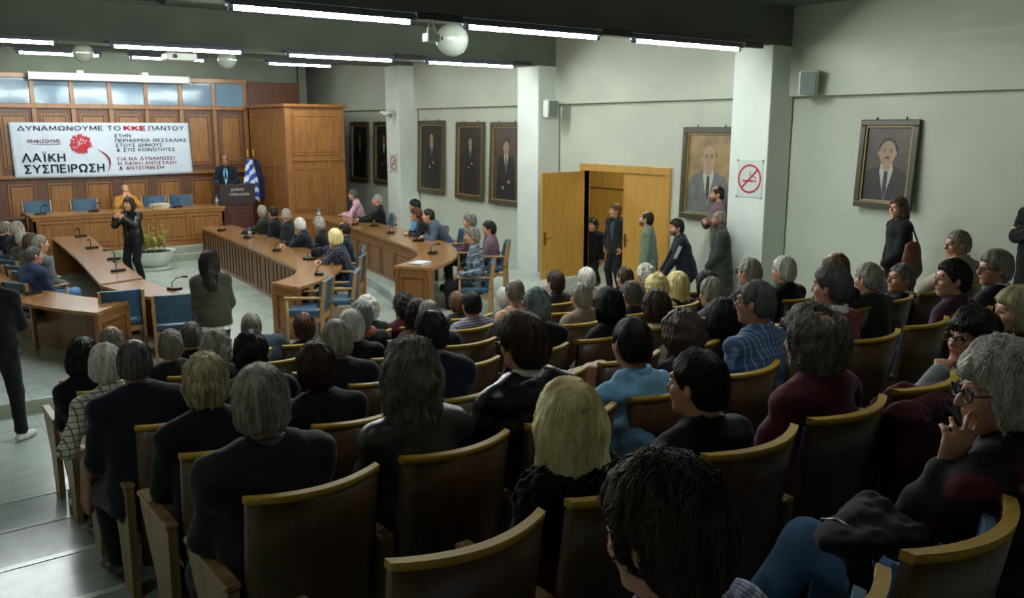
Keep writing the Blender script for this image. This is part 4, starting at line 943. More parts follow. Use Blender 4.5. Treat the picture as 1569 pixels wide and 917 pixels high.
bt('ΛΑΪΚΗ', px2(142), .33, .175, 'letter_black', px2(460) - px2(142), .003); bt('ΣΥΣΠΕΙΡΩΣΗ', px2(150), .09, .175, 'letter_black', px2(758) - px2(150), .003)
for s_, x0, x1, z_ in (('ΣΤΗΝ', 862, 996, .845), ('ΠΕΡΙΦΕΡΕΙΑ ΘΕΣΣΑΛΙΑΣ', 866, 1470, .735), ('ΣΤΟΥΣ ΔΗΜΟΥΣ', 868, 1258, .63), ('& ΣΤΙΣ ΚΟΙΝΟΤΗΤΕΣ', 872, 1365, .525)): bt(s_, px2(x0), z_, .072, 'letter_dark', px2(x1) - px2(x0), 0)
for s_, x0, x1, z_ in (('ΓΙΑ ΝΑ ΔΥΝΑΜΩΣΕΙ', 874, 1355, .325), ('Η ΛΑΪΚΗ ΑΝΤΙΣΤΑΣΗ', 876, 1368, .22), ('& ΑΝΤΕΠΙΘΕΣΗ', 880, 1255, .115)): bt(s_, px2(x0), z_, .072, 'letter_maroon', px2(x1) - px2(x0), 0)
bm = bmesh.new()                                         # ragged carnation, stem and underline
rng = random.Random(4); cx, cz = px2(592), .70; pts = []
for i in range(64):
    a = 2 * math.pi * i / 64; rr = (.235 if i % 2 else .185) + rng.uniform(-.025, .02)
    if -.9 < a - 2 * math.pi < -.35: rr *= .8
    pts.append((cx + rr * math.cos(a) * 1.05, cz + rr * math.sin(a)))
c_ = bm.verts.new((cx, TY, cz)); vs = [bm.verts.new((x, TY, z)) for x, z in pts]
for i in range(64): bm.faces.new((c_, vs[i], vs[(i + 1) % 64]))
o = obj('carnation_emblem', bm, 'letter_red', r); o.modifiers.new('t', 'SOLIDIFY').thickness = .002
bm = bmesh.new()
for i in range(22):
    t = rng.random(); q = rng.uniform(.02, .16); an = rng.uniform(1.6, 4.4) if i % 3 else rng.uniform(-.4, 1.4); x = cx - .02 + q * math.cos(an); z = cz + .02 + q * math.sin(an); L = rng.uniform(.025, .05); w2 = rng.uniform(.005, .010); d_ = an + rng.uniform(-.8, .8)
    c2, s2 = math.cos(d_), math.sin(d_)
    bm.faces.new([bm.verts.new((x + u_ * c2 - v_ * s2, TY - .003, z + u_ * s2 + v_ * c2)) for u_, v_ in ((-L, 0), (-L * .2, -w2), (L, 0), (0, w2 * 1.3))])
obj('petal_highlight', bm, 'flag_white', r)
bm = bmesh.new(); st = bez((px2(715), .58), (px2(860), .40), (px2(780), .05), 14); wv = [.004 + .020 * math.sin(math.pi * min(1, i / 13)) for i in range(15)]
for (a, b), (w0, w1) in zip(zip(st, st[1:]), zip(wv, wv[1:])): bm.faces.new([bm.verts.new((x, TY, z)) for x, z in ((a[0] - w0, a[1] - w0 * .4), (a[0] + w0, a[1] + w0 * .4), (b[0] + w1, b[1] + w1 * .4), (b[0] - w1, b[1] - w1 * .4))])
obj('stem_emblem', bm, 'letter_maroon', r)
bm = bmesh.new(); bm.faces.new([bm.verts.new((x, TY, z)) for x, z in ((px2(210), .700), (px2(436), .700), (px2(436), .712), (px2(210), .706))]); obj('underline', bm, 'letter_maroon', r)
# projection screen case
r = empty('projection_screen', (4.75, YF - .30, 3.99), 0, 'long white rolled projection screen case above the banner', 'projection screen')
bm = bmesh.new(); box2(bm, (-1.64, -.06, 0), (1.64, .06, .16), .02); obj('case', bm, 'white_plastic', r)
for x in (-1.66, 1.64):
    bm = bmesh.new(); box2(bm, (x, -.065, -.01), (x + .02, .065, .17), .004); obj('end_cap', bm, 'white_plastic', r)
for x in (-.72, .62):
    bm = bmesh.new(); box2(bm, (x, -.03, .15), (x + .14, .19, .22), .01); obj('bracket', bm, 'white_plastic', r)
# ------------------------------------------------------------------ portraits
plain('canvas_dark', '#2a241d', .45, .25, 5); plain('canvas_brown', '#4b3a31', .45, .2, 3); plain('canvas_ochre', '#8a7148', .5, .2, 3); plain('paint_suit', '#1c1a19', .5, .15); plain('paint_suit_grey', '#5e605c', .5, .12); plain('paint_suit_brown', '#2a2422', .5, .12); plain('paint_skin', '#9a7d62', .5, .08); plain('paint_skin_dim', '#6d5644', .5, .08); plain('paint_shirt', '#aaa89c', .5, .04); plain('paint_hair', '#1a1614', .5, .1); plain('paint_tie', '#2c2c30', .5, .2)
wood('frame_bronze', '#4a3f2c', .4, 'z', .25); wood('frame_gold', '#8b7638', .35, 'z', .2); wood('frame_olive', '#3d3620', .4, 'z', .2)
def portrait(label, y, z, wd, h, canvas, suit, skin, fm, scale=1.0, fy=.62, tie=True, mous=False, half=True, tilt=2.0, slip=None, hands=False, head_dx=0, inner='frame_gold', face_on=True, wallx=XR, bald=False):
    """hangs on the right wall, facing -X; local u runs along -Y (to the viewer's right), v up"""
    r = empty('portrait_painting', (wallx - .03, y, z), math.radians(-90), label, 'painting', 'portraits on the right wall')   # local +x = world -Y
    r.rotation_euler = (math.radians(-tilt), 0, math.radians(-90))
    f = .075 * min(wd, 1) + .02; W2, H2 = wd / 2, h / 2; bm = bmesh.new()
    for a, b in (((-W2, -H2), (W2, -H2 + f)), ((-W2, H2 - f), (W2, H2)), ((-W2, -H2 + f), (-W2 + f, H2 - f)), ((W2 - f, -H2 + f), (W2, H2 - f))):
        box2(bm, (a[0], -.05, a[1]), (b[0], 0, b[1]), .012)
    obj('frame', bm, fm, r); bm = bmesh.new(); f2 = f + .022
    for a, b in (((-W2 + f, -H2 + f), (W2 - f, -H2 + f2)), ((-W2 + f, H2 - f2), (W2 - f, H2 - f)), ((-W2 + f, -H2 + f2), (-W2 + f2, H2 - f2)), ((W2 - f2, -H2 + f2), (W2 - f, H2 - f2))):
        box2(bm, (a[0], -.038, a[1]), (b[0], 0, b[1]), .004)
    obj('inner_moulding', bm, inner, r)
    bm = bmesh.new(); box2(bm, (-W2 + f, -.012, -H2 + f), (W2 - f, -.002, H2 - f), 0, 0); lay = [.0135]
    def poly(P, mi):
        lay[0] += .0006; m2 = W2 - f2
        fc = bm.faces.new([bm.verts.new((max(-m2, min(m2, x)), -lay[0], max(-H2 + f2, zz))) for x, zz in P]); fc.material_index = mi
    def oval(cx_, cz_, rx, rz, mi, n=22, a0=0, a1=360): poly([(cx_ + rx * math.cos(math.radians(a0 + (a1 - a0) * i / n)), cz_ + rz * math.sin(math.radians(a0 + (a1 - a0) * i / n))) for i in range(n)], mi)
    s = scale; hx = head_dx; hz_ = -H2 + h * fy; hr = .105 * s
    sh = hz_ - 1.9 * hr; bw = 2.3 * hr; bot = -H2 + f2 if half else hz_ - 9 * hr
    poly([(hx - .5 * hr, hz_ - 1.0 * hr), (hx - bw * .8, sh + .25 * hr), (hx - bw, sh - .5 * hr), (hx - bw * 1.12, bot), (hx + bw * 1.12, bot), (hx + bw, sh - .5 * hr), (hx + bw * .8, sh + .25 * hr), (hx + .5 * hr, hz_ - 1.0 * hr)], 1)
    poly([(hx - .52 * hr, hz_ - .9 * hr), (hx - .60 * hr, sh + .35 * hr), (hx - .0, sh - 2.2 * hr), (hx + .60 * hr, sh + .35 * hr), (hx + .52 * hr, hz_ - .9 * hr)], 3)
    if tie: poly([(hx - .16 * hr, sh + .35 * hr), (hx - .2 * hr, sh - 1.2 * hr), (hx, sh - 2.0 * hr), (hx + .2 * hr, sh - 1.2 * hr), (hx + .16 * hr, sh + .35 * hr)], 5)
    poly([(hx - .4 * hr, hz_ - .6 * hr), (hx - .36 * hr, hz_ - 1.35 * hr), (hx, hz_ - 1.6 * hr), (hx + .36 * hr, hz_ - 1.35 * hr), (hx + .4 * hr, hz_ - .6 * hr)], 2)
    if not bald: oval(hx, hz_ + .28 * hr, .84 * hr, .98 * hr, 4)
    else: oval(hx, hz_ + .1 * hr, .82 * hr, .7 * hr, 4)
    oval(hx, hz_ - .05 * hr, .74 * hr, 1.05 * hr if not bald else 1.2 * hr, 2)
    for e in (-1, 1): oval(hx + e * .30 * hr, hz_ + .08 * hr, .12 * hr, .05 * hr, 4, 10); poly([(hx + e * .14 * hr, hz_ + .24 * hr), (hx + e * .46 * hr, hz_ + .22 * hr), (hx + e * .46 * hr, hz_ + .29 * hr), (hx + e * .14 * hr, hz_ + .32 * hr)], 4)
    poly([(hx - .10 * hr, hz_ - .30 * hr), (hx + .10 * hr, hz_ - .30 * hr), (hx + .05 * hr, hz_ - .22 * hr), (hx - .05 * hr, hz_ - .22 * hr)], 6)
    if mous: poly([(hx - .26 * hr, hz_ - .50 * hr), (hx + .26 * hr, hz_ - .50 * hr), (hx + .16 * hr, hz_ - .36 * hr), (hx - .16 * hr, hz_ - .36 * hr)], 4)
    else: poly([(hx - .22 * hr, hz_ - .56 * hr), (hx + .22 * hr, hz_ - .56 * hr), (hx + .2 * hr, hz_ - .50 * hr), (hx - .2 * hr, hz_ - .50 * hr)], 6)
    for e in (-1, 1): oval(hx + e * .76 * hr, hz_ - .05 * hr, .1 * hr, .2 * hr, 2, 10)
    if hands: oval(hx + .9 * hr, sh - 3.6 * hr, .42 * hr, .3 * hr, 2, 12); oval(hx - .6 * hr, sh - 4.6 * hr, .4 * hr, .28 * hr, 2, 12)
    obj('painting', bm, [canvas, suit, skin, 'paint_shirt', 'paint_hair', 'paint_tie', 'paint_skin_dim'], r)
    for e in (-1, 1):
        bm = bmesh.new(); tube(bm, [(e * W2 * .5, -.02, H2), (e * W2 * .5, -.005, H2 + .03), (e * W2 * .5, .02, H2 + .03)], .008, 6); obj('hook', bm, 'dark_metal', r)
    return r
def wy(y0, y1): return (y0 + y1) / 2, abs(y1 - y0)
y_, w_ = wy(21.25, 20.05); portrait('dark full portrait nearest the wooden vestibule, left of the pair', 20.72, 2.36, 1.02, 1.55, 'canvas_dark', 'paint_suit', 'paint_skin_dim', 'frame_bronze', .95, .74, False, hands=True)
portrait('dark portrait half hidden behind the far column', 19.42, 2.36, 1.0, 1.55, 'canvas_dark', 'paint_suit', 'paint_skin_dim', 'frame_bronze', .95, .74, False, hands=True)
portrait('dark bronze-framed portrait, leftmost of three between the columns', 17.16, 2.32, 1.14, 1.66, 'canvas_dark', 'paint_suit', 'paint_skin', 'frame_bronze', .95, .76, True, hands=True)
portrait('bronze-framed portrait of a standing man, middle of three between columns', 15.58, 2.28, 1.08, 1.66, 'canvas_dark', 'paint_suit', 'paint_skin', 'frame_bronze', .78, .74, True, hands=True)
portrait('bronze-framed portrait beside the bright column, rightmost of three', 14.28, 2.26, 1.10, 1.68, 'canvas_brown', 'paint_suit', 'paint_skin', 'frame_bronze', 1.2, .70, True, hands=True)
portrait('ochre portrait of a man in a grey suit beside the double door', 8.98, 2.28, 1.08, 1.44, 'canvas_ochre', 'paint_suit_grey', 'paint_skin', 'frame_olive', 1.7, .67, True, tilt=1.5, bald=True)
portrait('large portrait of a moustached man in a dark suit, nearest on the right wall', 6.05, 2.53, .80, 1.13, 'canvas_brown', 'paint_suit_brown', 'paint_skin', 'frame_olive', 1.45, .63, True, True, tilt=3)
# ------------------------------------------------------------------ no smoking signs
plain('sign_red', '#b02434', .4, .05); plain('acrylic', '#c3cac6', .2, .02)
def no_smoking(loc, rz, s, label):
    r = empty('no_smoking_sign', loc, rz, label, 'sign'); bm = bmesh.new(); box2(bm, (-s * .62, -.010, -s * .75), (s * .62, -.004, s * .75)); obj('plate', bm, 'acrylic', r)
    bm = bmesh.new(); N = 40
    for i in range(N):
        a, b = 2 * math.pi * i / N, 2 * math.pi * (i + 1) / N
        bm.faces.new([bm.verts.new((q * math.cos(t) * s, -.013, q * math.sin(t) * s * 1.02)) for q, t in ((.5, a), (.58, a), (.58, b), (.5, b))])
    c45 = math.cos(math.pi / 4); bm.faces.new([bm.verts.new((x * s, -.0135, z * s)) for x, z in ((-.40, -.34), (-.34, -.40), (.40, .34), (.34, .40))]); obj('ring', bm, 'sign_red', r)
    bm = bmesh.new(); box2(bm, (-.34 * s, -.0125, -.13 * s), (.20 * s, -.0115, -.05 * s)); box2(bm, (.24 * s, -.0125, -.13 * s), (.34 * s, -.0115, -.05 * s))
    tube(bm, [(.27 * s, -.012, .0), (.30 * s, -.012, .08 * s), (.10 * s, -.012, .10 * s), (-.02 * s, -.012, .2 * s), (.04 * s, -.012, .32 * s)], .018 * s, 6); obj('cigarette', bm, 'sign_red', r)
    for x in (-1, 1):
        for z in (-1, 1):
            bm = bmesh.new(); lathe(bm, [(.012, 0), (.012, .02), (.006, .024)], 10); o = obj('stud', bm, 'steel', r); o.location = (x * s * .62, -.004, z * s * .75); o.rotation_euler = (math.pi / 2, 0, 0)
no_smoking((10.11, 7.80, 2.28), math.radians(-90), .345, 'round red no smoking sign on the near column')
no_smoking((10.11, 18.03, 2.17), math.radians(-90), .27, 'small red no smoking sign on the far column')
# ------------------------------------------------------------------ loudspeakers, globes, cameras, projector
def loudspeaker(loc, rz, tilt, label):
    r = empty('loudspeaker', loc, rz, label, 'loudspeaker', 'white wall loudspeakers'); r.rotation_euler = (math.radians(tilt), 0, rz)
    bm = bmesh.new(); box2(bm, (-.12, -.20, -.16), (.12, -.02, .16), .025); obj('case', bm, 'white_plastic', r)
    bm = bmesh.new(); box2(bm, (-.10, -.213, -.145), (.10, -.20, .145), .02); obj('grille', bm, 'grey_plastic', r)
    bm = bmesh.new(); tube(bm, [(0, .04, .0), (0, -.03, 0)], .02, 8); box2(bm, (-.03, .03, -.05), (.03, .06, .05)); obj('bracket', bm, 'white_plastic', r)
    bm = bmesh.new(); tube(bm, [(.0, -.02, -.16), (.02, .0, -.24), (.05, .05, -.30), (.02, .06, -.22)], .004, 5); obj('cable', bm, 'white_plastic', r)
loudspeaker((10.46, 7.17, 3.60), math.radians(-62), 6, 'white wall loudspeaker above the moustached portrait')
loudspeaker((10.30, 12.58, 3.34), math.radians(-8), 4, 'white loudspeaker on the side of the bright column')
def globe(x, y, z, zc, R, label):
    r = empty('globe_lamp', (x, y, z), 0, label, 'lamp', 'unlit glass globe lamps'); bm = bmesh.new(); bmesh.ops.create_uvsphere(bm, u_segments=28, v_segments=18, radius=R)
    for f in bm.faces: f.smooth = True
    obj('globe', bm, 'milk_glass', r); bm = bmesh.new(); tube(bm, [(0, 0, R * .95), (0, 0, zc - z)], .012, 8); lathe(bm, [(.06, zc - z - .04), (.06, zc - z)], 14); lathe(bm, [(.07, R * .92), (.06, R * 1.1)], 14); obj('stem', bm, 'dark_metal', r)
globe(5.72, 8.75, 4.0, ZC, .19, 'unlit glass globe lamp under the right of the nearest beam'); globe(3.0, 15.0, 4.13, ZC, .15, 'unlit glass globe lamp above the banner, left one of two'); globe(5.24, 15.0, 4.13, ZC, .155, 'unlit glass globe lamp right of the projector'); globe(.75, 8.75, 4.02, ZC, .19, 'unlit glass globe lamp cut by the left edge of the photo')
r = empty('projector', (4.45, 15.0, 4.13), 0, 'small white ceiling projector between the two far globes', 'projector'); bm = bmesh.new(); box2(bm, (-.24, -.17, -.06), (.24, .17, .06), .02); obj('case', bm, 'white_plastic', r); bm = bmesh.new(); tube(bm, [(0, 0, .05), (0, 0, ZC - 4.13)], .02, 8); obj('mount', bm, 'dark_metal', r)
bm = bmesh.new(); tube(bm, [(-.12, -.17, 0), (-.12, -.20, 0)], .035, 14); obj('lens', bm, 'black_plastic', r)
r = empty('camera_mount', (4.60, 7.40, 3.86), 0, 'white pivoting bracket camera hanging from the nearest beam', 'camera'); bm = bmesh.new(); box2(bm, (-.08, -.05, -.05), (.08, .05, .03), .015); obj('camera_body', bm, 'white_plastic', r)
for s in (-1, 1):
    bm = bmesh.new(); tube(bm, [(s * .05, 0, .02), (s * .03, 0, .10), (s * .02, 0, .17)], .010, 8); obj('arm', bm, 'white_plastic', r)
bm = bmesh.new(); tube(bm, [(.08, 0, -.01), (.12, 0, -.01)], .018, 10); obj('lens', bm, 'black_plastic', r)
r = empty('security_camera', (10.05, 18.0, 3.32), 0, 'pair of white security cameras on the far column', 'camera')
for s, a in ((-1, 160), (1, -35)):
    bm = bmesh.new(); d = Vector((math.cos(math.radians(a)), math.sin(math.radians(a)), -.25)); p = Vector((-.12, s * .10, .0)); tube(bm, [p - d * .10, p + d * .14], .042, 12); tube(bm, [p, (0.05, 0, 0.06)], .016, 8); obj('camera_body', bm, 'white_plastic', r)
    bm = bmesh.new(); tube(bm, [p + d * .141, p + d * .15], .03, 12); obj('lens', bm, 'black_plastic', r)
# ------------------------------------------------------------------ plant pot on the platform
r = empty('potted_plant', (4.62, 18.35, .15), 0, 'yellow-green plant in a wide white bowl on the platform', 'plant')
bm = bmesh.new(); lathe(bm, [(.36, 0), (.38, .03), (.36, .05), (.02, .05)], 28); obj('saucer', bm, 'white_plastic', r)
bm = bmesh.new(); lathe(bm, [(.20, .06), (.30, .12), (.40, .26), (.45, .37), (.46, .38), (.43, .38), (.38, .30), (.02, .29)], 32); obj('bowl', bm, 'white_plastic', r)
plain('soil', '#2e2820', .95, .3, 20); plain('leaf_green', '#7d8a3a', .6, .3, 9); plain('leaf_yellow', '#aaa856', .6, .25, 9)
bm = bmesh.new(); lathe(bm, [(.41, .30), (.39, .345), (.02, .36)], 28); obj('soil', bm, 'soil', r)
rng = random.Random(9); bm = bmesh.new(); b2 = bmesh.new()
for i in range(26):
    a = rng.uniform(0, 6.28); q = rng.uniform(0, .28); h = rng.uniform(.25, .62); base = Vector((q * math.cos(a), q * math.sin(a), .34)); tip = base + Vector((rng.uniform(-.14, .14) + .2 * math.cos(a) * q, rng.uniform(-.14, .14), h)); tube(b2, [base, (base + tip) / 2 + Vector((.02, 0, .04)), tip], .006, 5)
    for j in range(13):
        t = .25 + .75 * j / 12; p = base.lerp(tip, t); an = rng.uniform(0, 6.28); L = rng.uniform(.05, .10); d = Vector((math.cos(an), math.sin(an), rng.uniform(-.1, .7))).normalized(); sd = d.cross(Vector((0, 0, 1))).normalized() * L * .32
        f = bm.faces.new([bm.verts.new(v) for v in (p, p + d * L * .5 + sd, p + d * L, p + d * L * .5 - sd)]); f.material_index = 1 if rng.random() < .45 else 0
obj('foliage', bm, ['leaf_green', 'leaf_yellow'], r)['kind'] = 'stuff'; obj('stems', b2, 'leaf_green', r)
# ------------------------------------------------------------------ microphones, bottles, papers
def microphone(loc, rz, label, bend=1.0):
    r = empty('desk_microphone', loc, rz, label, 'microphone', 'black gooseneck microphones on the tables')
    bm = bmesh.new(); prism(bm, [(-.10, -.055), (.10, -.055), (.11, .0), (.08, .075), (-.08, .075), (-.11, 0)], 0, .035); bmesh.ops.bevel(bm, geom=[e for e in bm.edges], offset=.008, segments=2, affect='EDGES'); obj('base', bm, 'black_plastic', r)
    bm = bmesh.new(); tube(bm, [(0, .04, .03), (0, .04, .10), (-.03 * bend, -.02, .155), (-.10 * bend, -.10 * bend, .17)], .007, 6); obj('gooseneck', bm, 'black_plastic', r)
    bm = bmesh.new(); tube(bm, [(-.09 * bend, -.09 * bend, .17), (-.15 * bend, -.15 * bend, .172)], [.012, .017], 8); obj('microphone_head', bm, 'black_plastic', r)
    return r
k = NT('clear_plastic'); k.b.inputs['Base Color'].default_value = lin('#c4ced2'); k.b.inputs['Roughness'].default_value = .12; k.b.inputs['Transmission Weight'].default_value = .75; k.b.inputs['IOR'].default_value = 1.2
plain('label_white', '#c8ccd0', .5, .04); plain('cap_blue', '#3a5f9a', .4, .04); plain('cap_black', '#17181a', .4, .04)
def bottle(loc, label, cap_m='cap_blue', s=1.0):
    r = empty('water_bottle', loc, 0, label, 'bottle', 'plastic water bottles'); bm = bmesh.new()
    lathe(bm, [(.028 * s, 0), (.033 * s, .01), (.033 * s, .06), (.030 * s, .075), (.033 * s, .09), (.033 * s, .14 * s), (.024 * s, .175 * s), (.013 * s, .195 * s), (.013 * s, .21 * s)], 18); obj('body', bm, 'clear_plastic', r)
    bm = bmesh.new(); lathe(bm, [(.0345 * s, .085), (.0345 * s, .135)], 18); obj('paper_label', bm, 'label_white', r)
    bm = bmesh.new(); lathe(bm, [(.016 * s, .205 * s), (.016 * s, .228 * s)], 14); obj('cap', bm, cap_m, r)
def papers(loc, rz, n, w_, h_, label, cat='papers', mat='label_white'):
    bm = bmesh.new(); rg = random.Random(3)
    for i in range(n): box(bm, (rg.uniform(-.02, .02), rg.uniform(-.02, .02), .004 + .008 * i), (w_, h_, .007), rg.uniform(-.12, .12))
    o = obj('paper_stack', bm, mat); o.location = loc; o.rotation_euler = (0, 0, rz); return tag(o, label, cat)
# ------------------------------------------------------------------ blue council chairs
def council_chair_parts():
    r = empty('council_chair')
    bm = bmesh.new(); box2(bm, (-.23, -.22, .42), (.23, .25, .50), .025); obj('seat', bm, 'chair_blue', r)
    bm = bmesh.new(); n = 8
    for i in range(1):
        vs = []
        for j, (y, z) in enumerate(((-.22, .53), (-.232, .64), (-.250, .76), (-.275, .88))):
            for (x, dy) in ((-.225, .03), (-.12, -.005), (.12, -.005), (.225, .03)): vs.append((x, y + dy, z))
        F = [[bm.verts.new((x, y - .03, z)) for x, y, z in vs], [bm.verts.new((x, y + .03, z)) for x, y, z in vs]]
        for q in (0, 1):
            for j in range(3):
                for i2 in range(3):
                    a = F[q][j * 4 + i2], F[q][j * 4 + i2 + 1], F[q][j * 4 + i2 + 5], F[q][j * 4 + i2 + 4]; bm.faces.new(a if q == 0 else a[::-1])
        bd = [0, 1, 2, 3, 7, 11, 15, 14, 13, 12, 8, 4]
        for a, b in zip(bd, bd[1:] + bd[:1]): bm.faces.new((F[0][a], F[1][a], F[1][b], F[0][b]))
    bmesh.ops.bevel(bm, geom=[e for e in bm.edges if e.is_boundary or len(e.link_faces) == 2 and e.calc_face_angle(0) > .8], offset=.014, segments=2, affect='EDGES'); obj('backrest', bm, 'chair_blue', r, smooth=40)
    for s in (-1, 1):
        bm = bmesh.new(); tube(bm, [(s * .245, .23, 0), (s * .245, .22, .64)], .021, 8); obj('leg', bm, 'chair_wood', r)
        bm = bmesh.new()
        box_axes(bm, (s * .245, -.235, .25), (.018, 0, 0), (0, .028, 0), (0, 0, .25)); box_axes(bm, (s * .245, -.258, .68), (.018, 0, 0), (0, .026, 0), (0, -.028, .20)); obj('leg', bm, 'chair_wood', r)
        bm = bmesh.new(); box2(bm, (s * .245 - .03, -.24, .645), (s * .245 + .03, .26, .675), .012); obj('armrest', bm, 'chair_wood', r)
        bm = bmesh.new(); box2(bm, (s * .245 - .014, -.22, .34), (s * .245 + .014, .22, .40), .004); obj('side_rail', bm, 'chair_wood', r)
    for y0, y1 in ((.205, .23), (-.235, -.21)):
        bm = bmesh.new(); box2(bm, (-.23, y0, .35), (.23, y1, .42), .004); obj('cross_rail', bm, 'chair_wood', r)
    return r
CH0 = council_chair_parts(); CH_used = [False]
def chair(loc, rz, label):
    rz = math.radians(rz)
    if not CH_used[0]:
        CH_used[0] = True; r = CH0; r.location = loc; r.rotation_euler = (0, 0, rz); tag(r, label, 'chair', 'blue council chairs')
    else: r = dup(CH0, loc, rz, label, 'blue council chairs')
    return r
# ------------------------------------------------------------------ theatre seats
def theatre_seat_parts():
    r = empty('theatre_seat'); W = .238
    def shell(bm, y0, th, z0, z1, tilt, w_, bow, n=12, m=4):
        G = [[[bm.verts.new(((-1 + 2 * i / n) * w_, y0 + o_ * th + bow * ((-1 + 2 * i / n) ** 2) - tilt * (z0 + (z1 - z0) * j / m - .3), z0 + (z1 - z0) * j / m)) for i in range(n + 1)] for j in range(m + 1)] for o_ in (0, 1)]
        for j in range(m):
            for i in range(n):
                bm.faces.new((G[0][j][i], G[0][j][i + 1], G[0][j + 1][i + 1], G[0][j + 1][i])).smooth = True; bm.faces.new((G[1][j][i], G[1][j + 1][i], G[1][j + 1][i + 1], G[1][j][i + 1])).smooth = True
        for i in range(n):
            bm.faces.new((G[0][m][i], G[0][m][i + 1], G[1][m][i + 1], G[1][m][i])); bm.faces.new((G[0][0][i], G[1][0][i], G[1][0][i + 1], G[0][0][i + 1]))
        for j in range(m):
            bm.faces.new((G[0][j][0], G[0][j + 1][0], G[1][j + 1][0], G[1][j][0])); bm.faces.new((G[0][j][n], G[1][j][n], G[1][j + 1][n], G[0][j + 1][n]))
    T = .14; yb = .05
    bm = bmesh.new(); shell(bm, yb - .10, .028, .16, .935, T, W, .075); obj('backrest', bm, 'seat_back_wood', r)
    bm = bmesh.new(); shell(bm, yb - .1015, .034, .93, .955, T, W + .004, .075, 12, 1); obj('top_rail', bm, 'seat_rim', r)
    bm = bmesh.new(); shell(bm, yb - .07, .03, .50, .90, T, W - .025, .07); obj('back_pad', bm, 'seat_blue', r)
    bm = bmesh.new(); box2(bm, (-.22, .08, .37), (.22, .50, .44), .03); obj('seat_pad', bm, 'seat_blue', r)
    bm = bmesh.new(); box2(bm, (-.21, .09, .34), (.21, .48, .375), .008); obj('seat_board', bm, 'seat_back_wood', r)
    for s in (-1,):
        bm = bmesh.new(); pr = [(.02, 0), (.20, 0), (.24, .30), (.42, .58), (.42, .62), (-.02, .62), (.0, .3)]
        lo = [bm.verts.new((s * .285 - .02, y, z)) for y, z in pr]; hi = [bm.verts.new((s * .285 + .02, y, z)) for y, z in pr]; bm.faces.new(lo); bm.faces.new(hi[::-1])
        for i in range(len(pr)): bm.faces.new((lo[i], hi[i], hi[(i + 1) % len(pr)], lo[(i + 1) % len(pr)]))
        bmesh.ops.recalc_face_normals(bm, faces=bm.faces); obj('side_panel', bm, 'seat_side', r)
        bm = bmesh.new(); box2(bm, (s * .285 - .03, -.02, .62), (s * .285 + .03, .44, .645), .010); obj('armrest', bm, 'seat_side', r)
    return r
TS0 = theatre_seat_parts(); TS_used = [False]
def theatre_seat(x, k, label):
    loc = (x, ROWY[k], FLOORS[k])
    if not TS_used[0]:
        TS_used[0] = True; TS0.location = loc; return tag(TS0, label, 'seat', 'wooden theatre seats in rows')
    return dup(TS0, loc, 0, label, 'wooden theatre seats in rows')
# ------------------------------------------------------------------ audience in the theatre seats
SITTERS = {}
def sit(k, H, label, tier=2, col=None, seat=None, **kw):
    SITTERS.setdefault(k, []).append((H[0], seat or label))
    kw.setdefault('lean', 4)
    return make_person(label, H, FLOORS[k], tier=tier, group='audience in the theatre seats', **kw)
# front row
sit(7, (1.455, 7.200, 1.335), 'bald-topped man in the front row by the aisle', hair=('short', 'pepper', {'bald': 1.05}), top=('jacket', 'black'))
sit(7, (2.071, 7.200, 1.281), 'person with dark grey hair in the front row, left of the leaning man', hair=('short', 'dark_grey'), top=('jacket', 'black'))
sit(7, (2.580, 7.200, 1.288), 'grey-haired man in the front row leaning right in a dark slate jacket', hair=('short', 'pepper'), top=('jacket', 'slate'), side_lean=-16, arms=('lap', {'W': (.34, .22, .22), 'pn': (0, 0, -1)}), bulk=1.1)
sit(7, (3.045, 7.150, 1.231), 'person with reddish brown hair low in the front row beside the table end', hair=('full', 'red_brown'), top=('sweater', 'black'))
sit(7, (3.708, 7.200, 1.300), 'white curly-haired woman in the front row facing the table', hair=('curly', 'white'), top=('jacket', 'charcoal'), female=True)
sit(7, (4.098, 7.200, 1.283), 'woman with dark curly hair and maroon top in the front row', hair=('curly', 'dark'), top=('sweater', 'maroon'), female=True)
sit(7, (4.722, 7.200, 1.238), 'person with smooth brown hair in the front row beside the dark-haired checked shirt', hair=('full', 'light_brown'), top=('jacket', 'charcoal'), headscale=.92)
sit(7, (5.317, 7.200, 1.214), 'small white-haired person in the front row next to the seated man in plaid', hair=('full', 'white'), top=('jacket', 'grey_wool'), headscale=.88)
sit(7, (6.027, 7.200, 1.313), 'dark-haired man in a black leather jacket in front of the open door leaf', hair=('full', 'chestnut'), top=('jacket', 'leather_black'))
sit(7, (6.482, 7.200, 1.302), 'white-haired man in the front row at the foot of the door', hair=('full', 'white'), top=('jacket', 'beige'))
# sixth row
sit(6, (1.083, 6.300, 1.457), 'woman with black hair and black coat leaning into the aisle', hair=('bob', 'black'), top=('coat', 'black'), female=True, side_lean=-6)
sit(6, (1.661, 6.300, 1.445), 'man with short grey hair and dark collar behind the front row', hair=('short', 'pepper'), top=('jacket', 'charcoal'))
sit(6, (3.183, 6.300, 1.465), 'person with greenish grey hair wearing a brick scarf', hair=('full', 'teal_grey'), top=('jacket', 'charcoal', {'scarf': 'orange_brown'}))
sit(6, (3.696, 6.250, 1.423), 'woman with long brown hair and plum sweater', hair=('long', 'dark', {'len': .16}), top=('sweater', 'maroon'), female=True)
sit(6, (4.286, 6.300, 1.427), 'dark-haired man in a purple checked shirt', hair=('short', 'dark'), top=('shirt', 'check_purple'), bulk=1.12, wide=1.05, tier=1)
sit(6, (4.774, 6.300, 1.485), 'balding grey man in a peach plaid shirt', hair=('short', 'pepper', {'bald': .85}), top=('shirt', 'check_peach'), tier=1)
sit(6, (6.205, 6.300, 1.471), 'person with short brown hair half hidden below the sage jacket man', hair=('short', 'brown'), top=('jacket', 'charcoal'), headscale=.9)
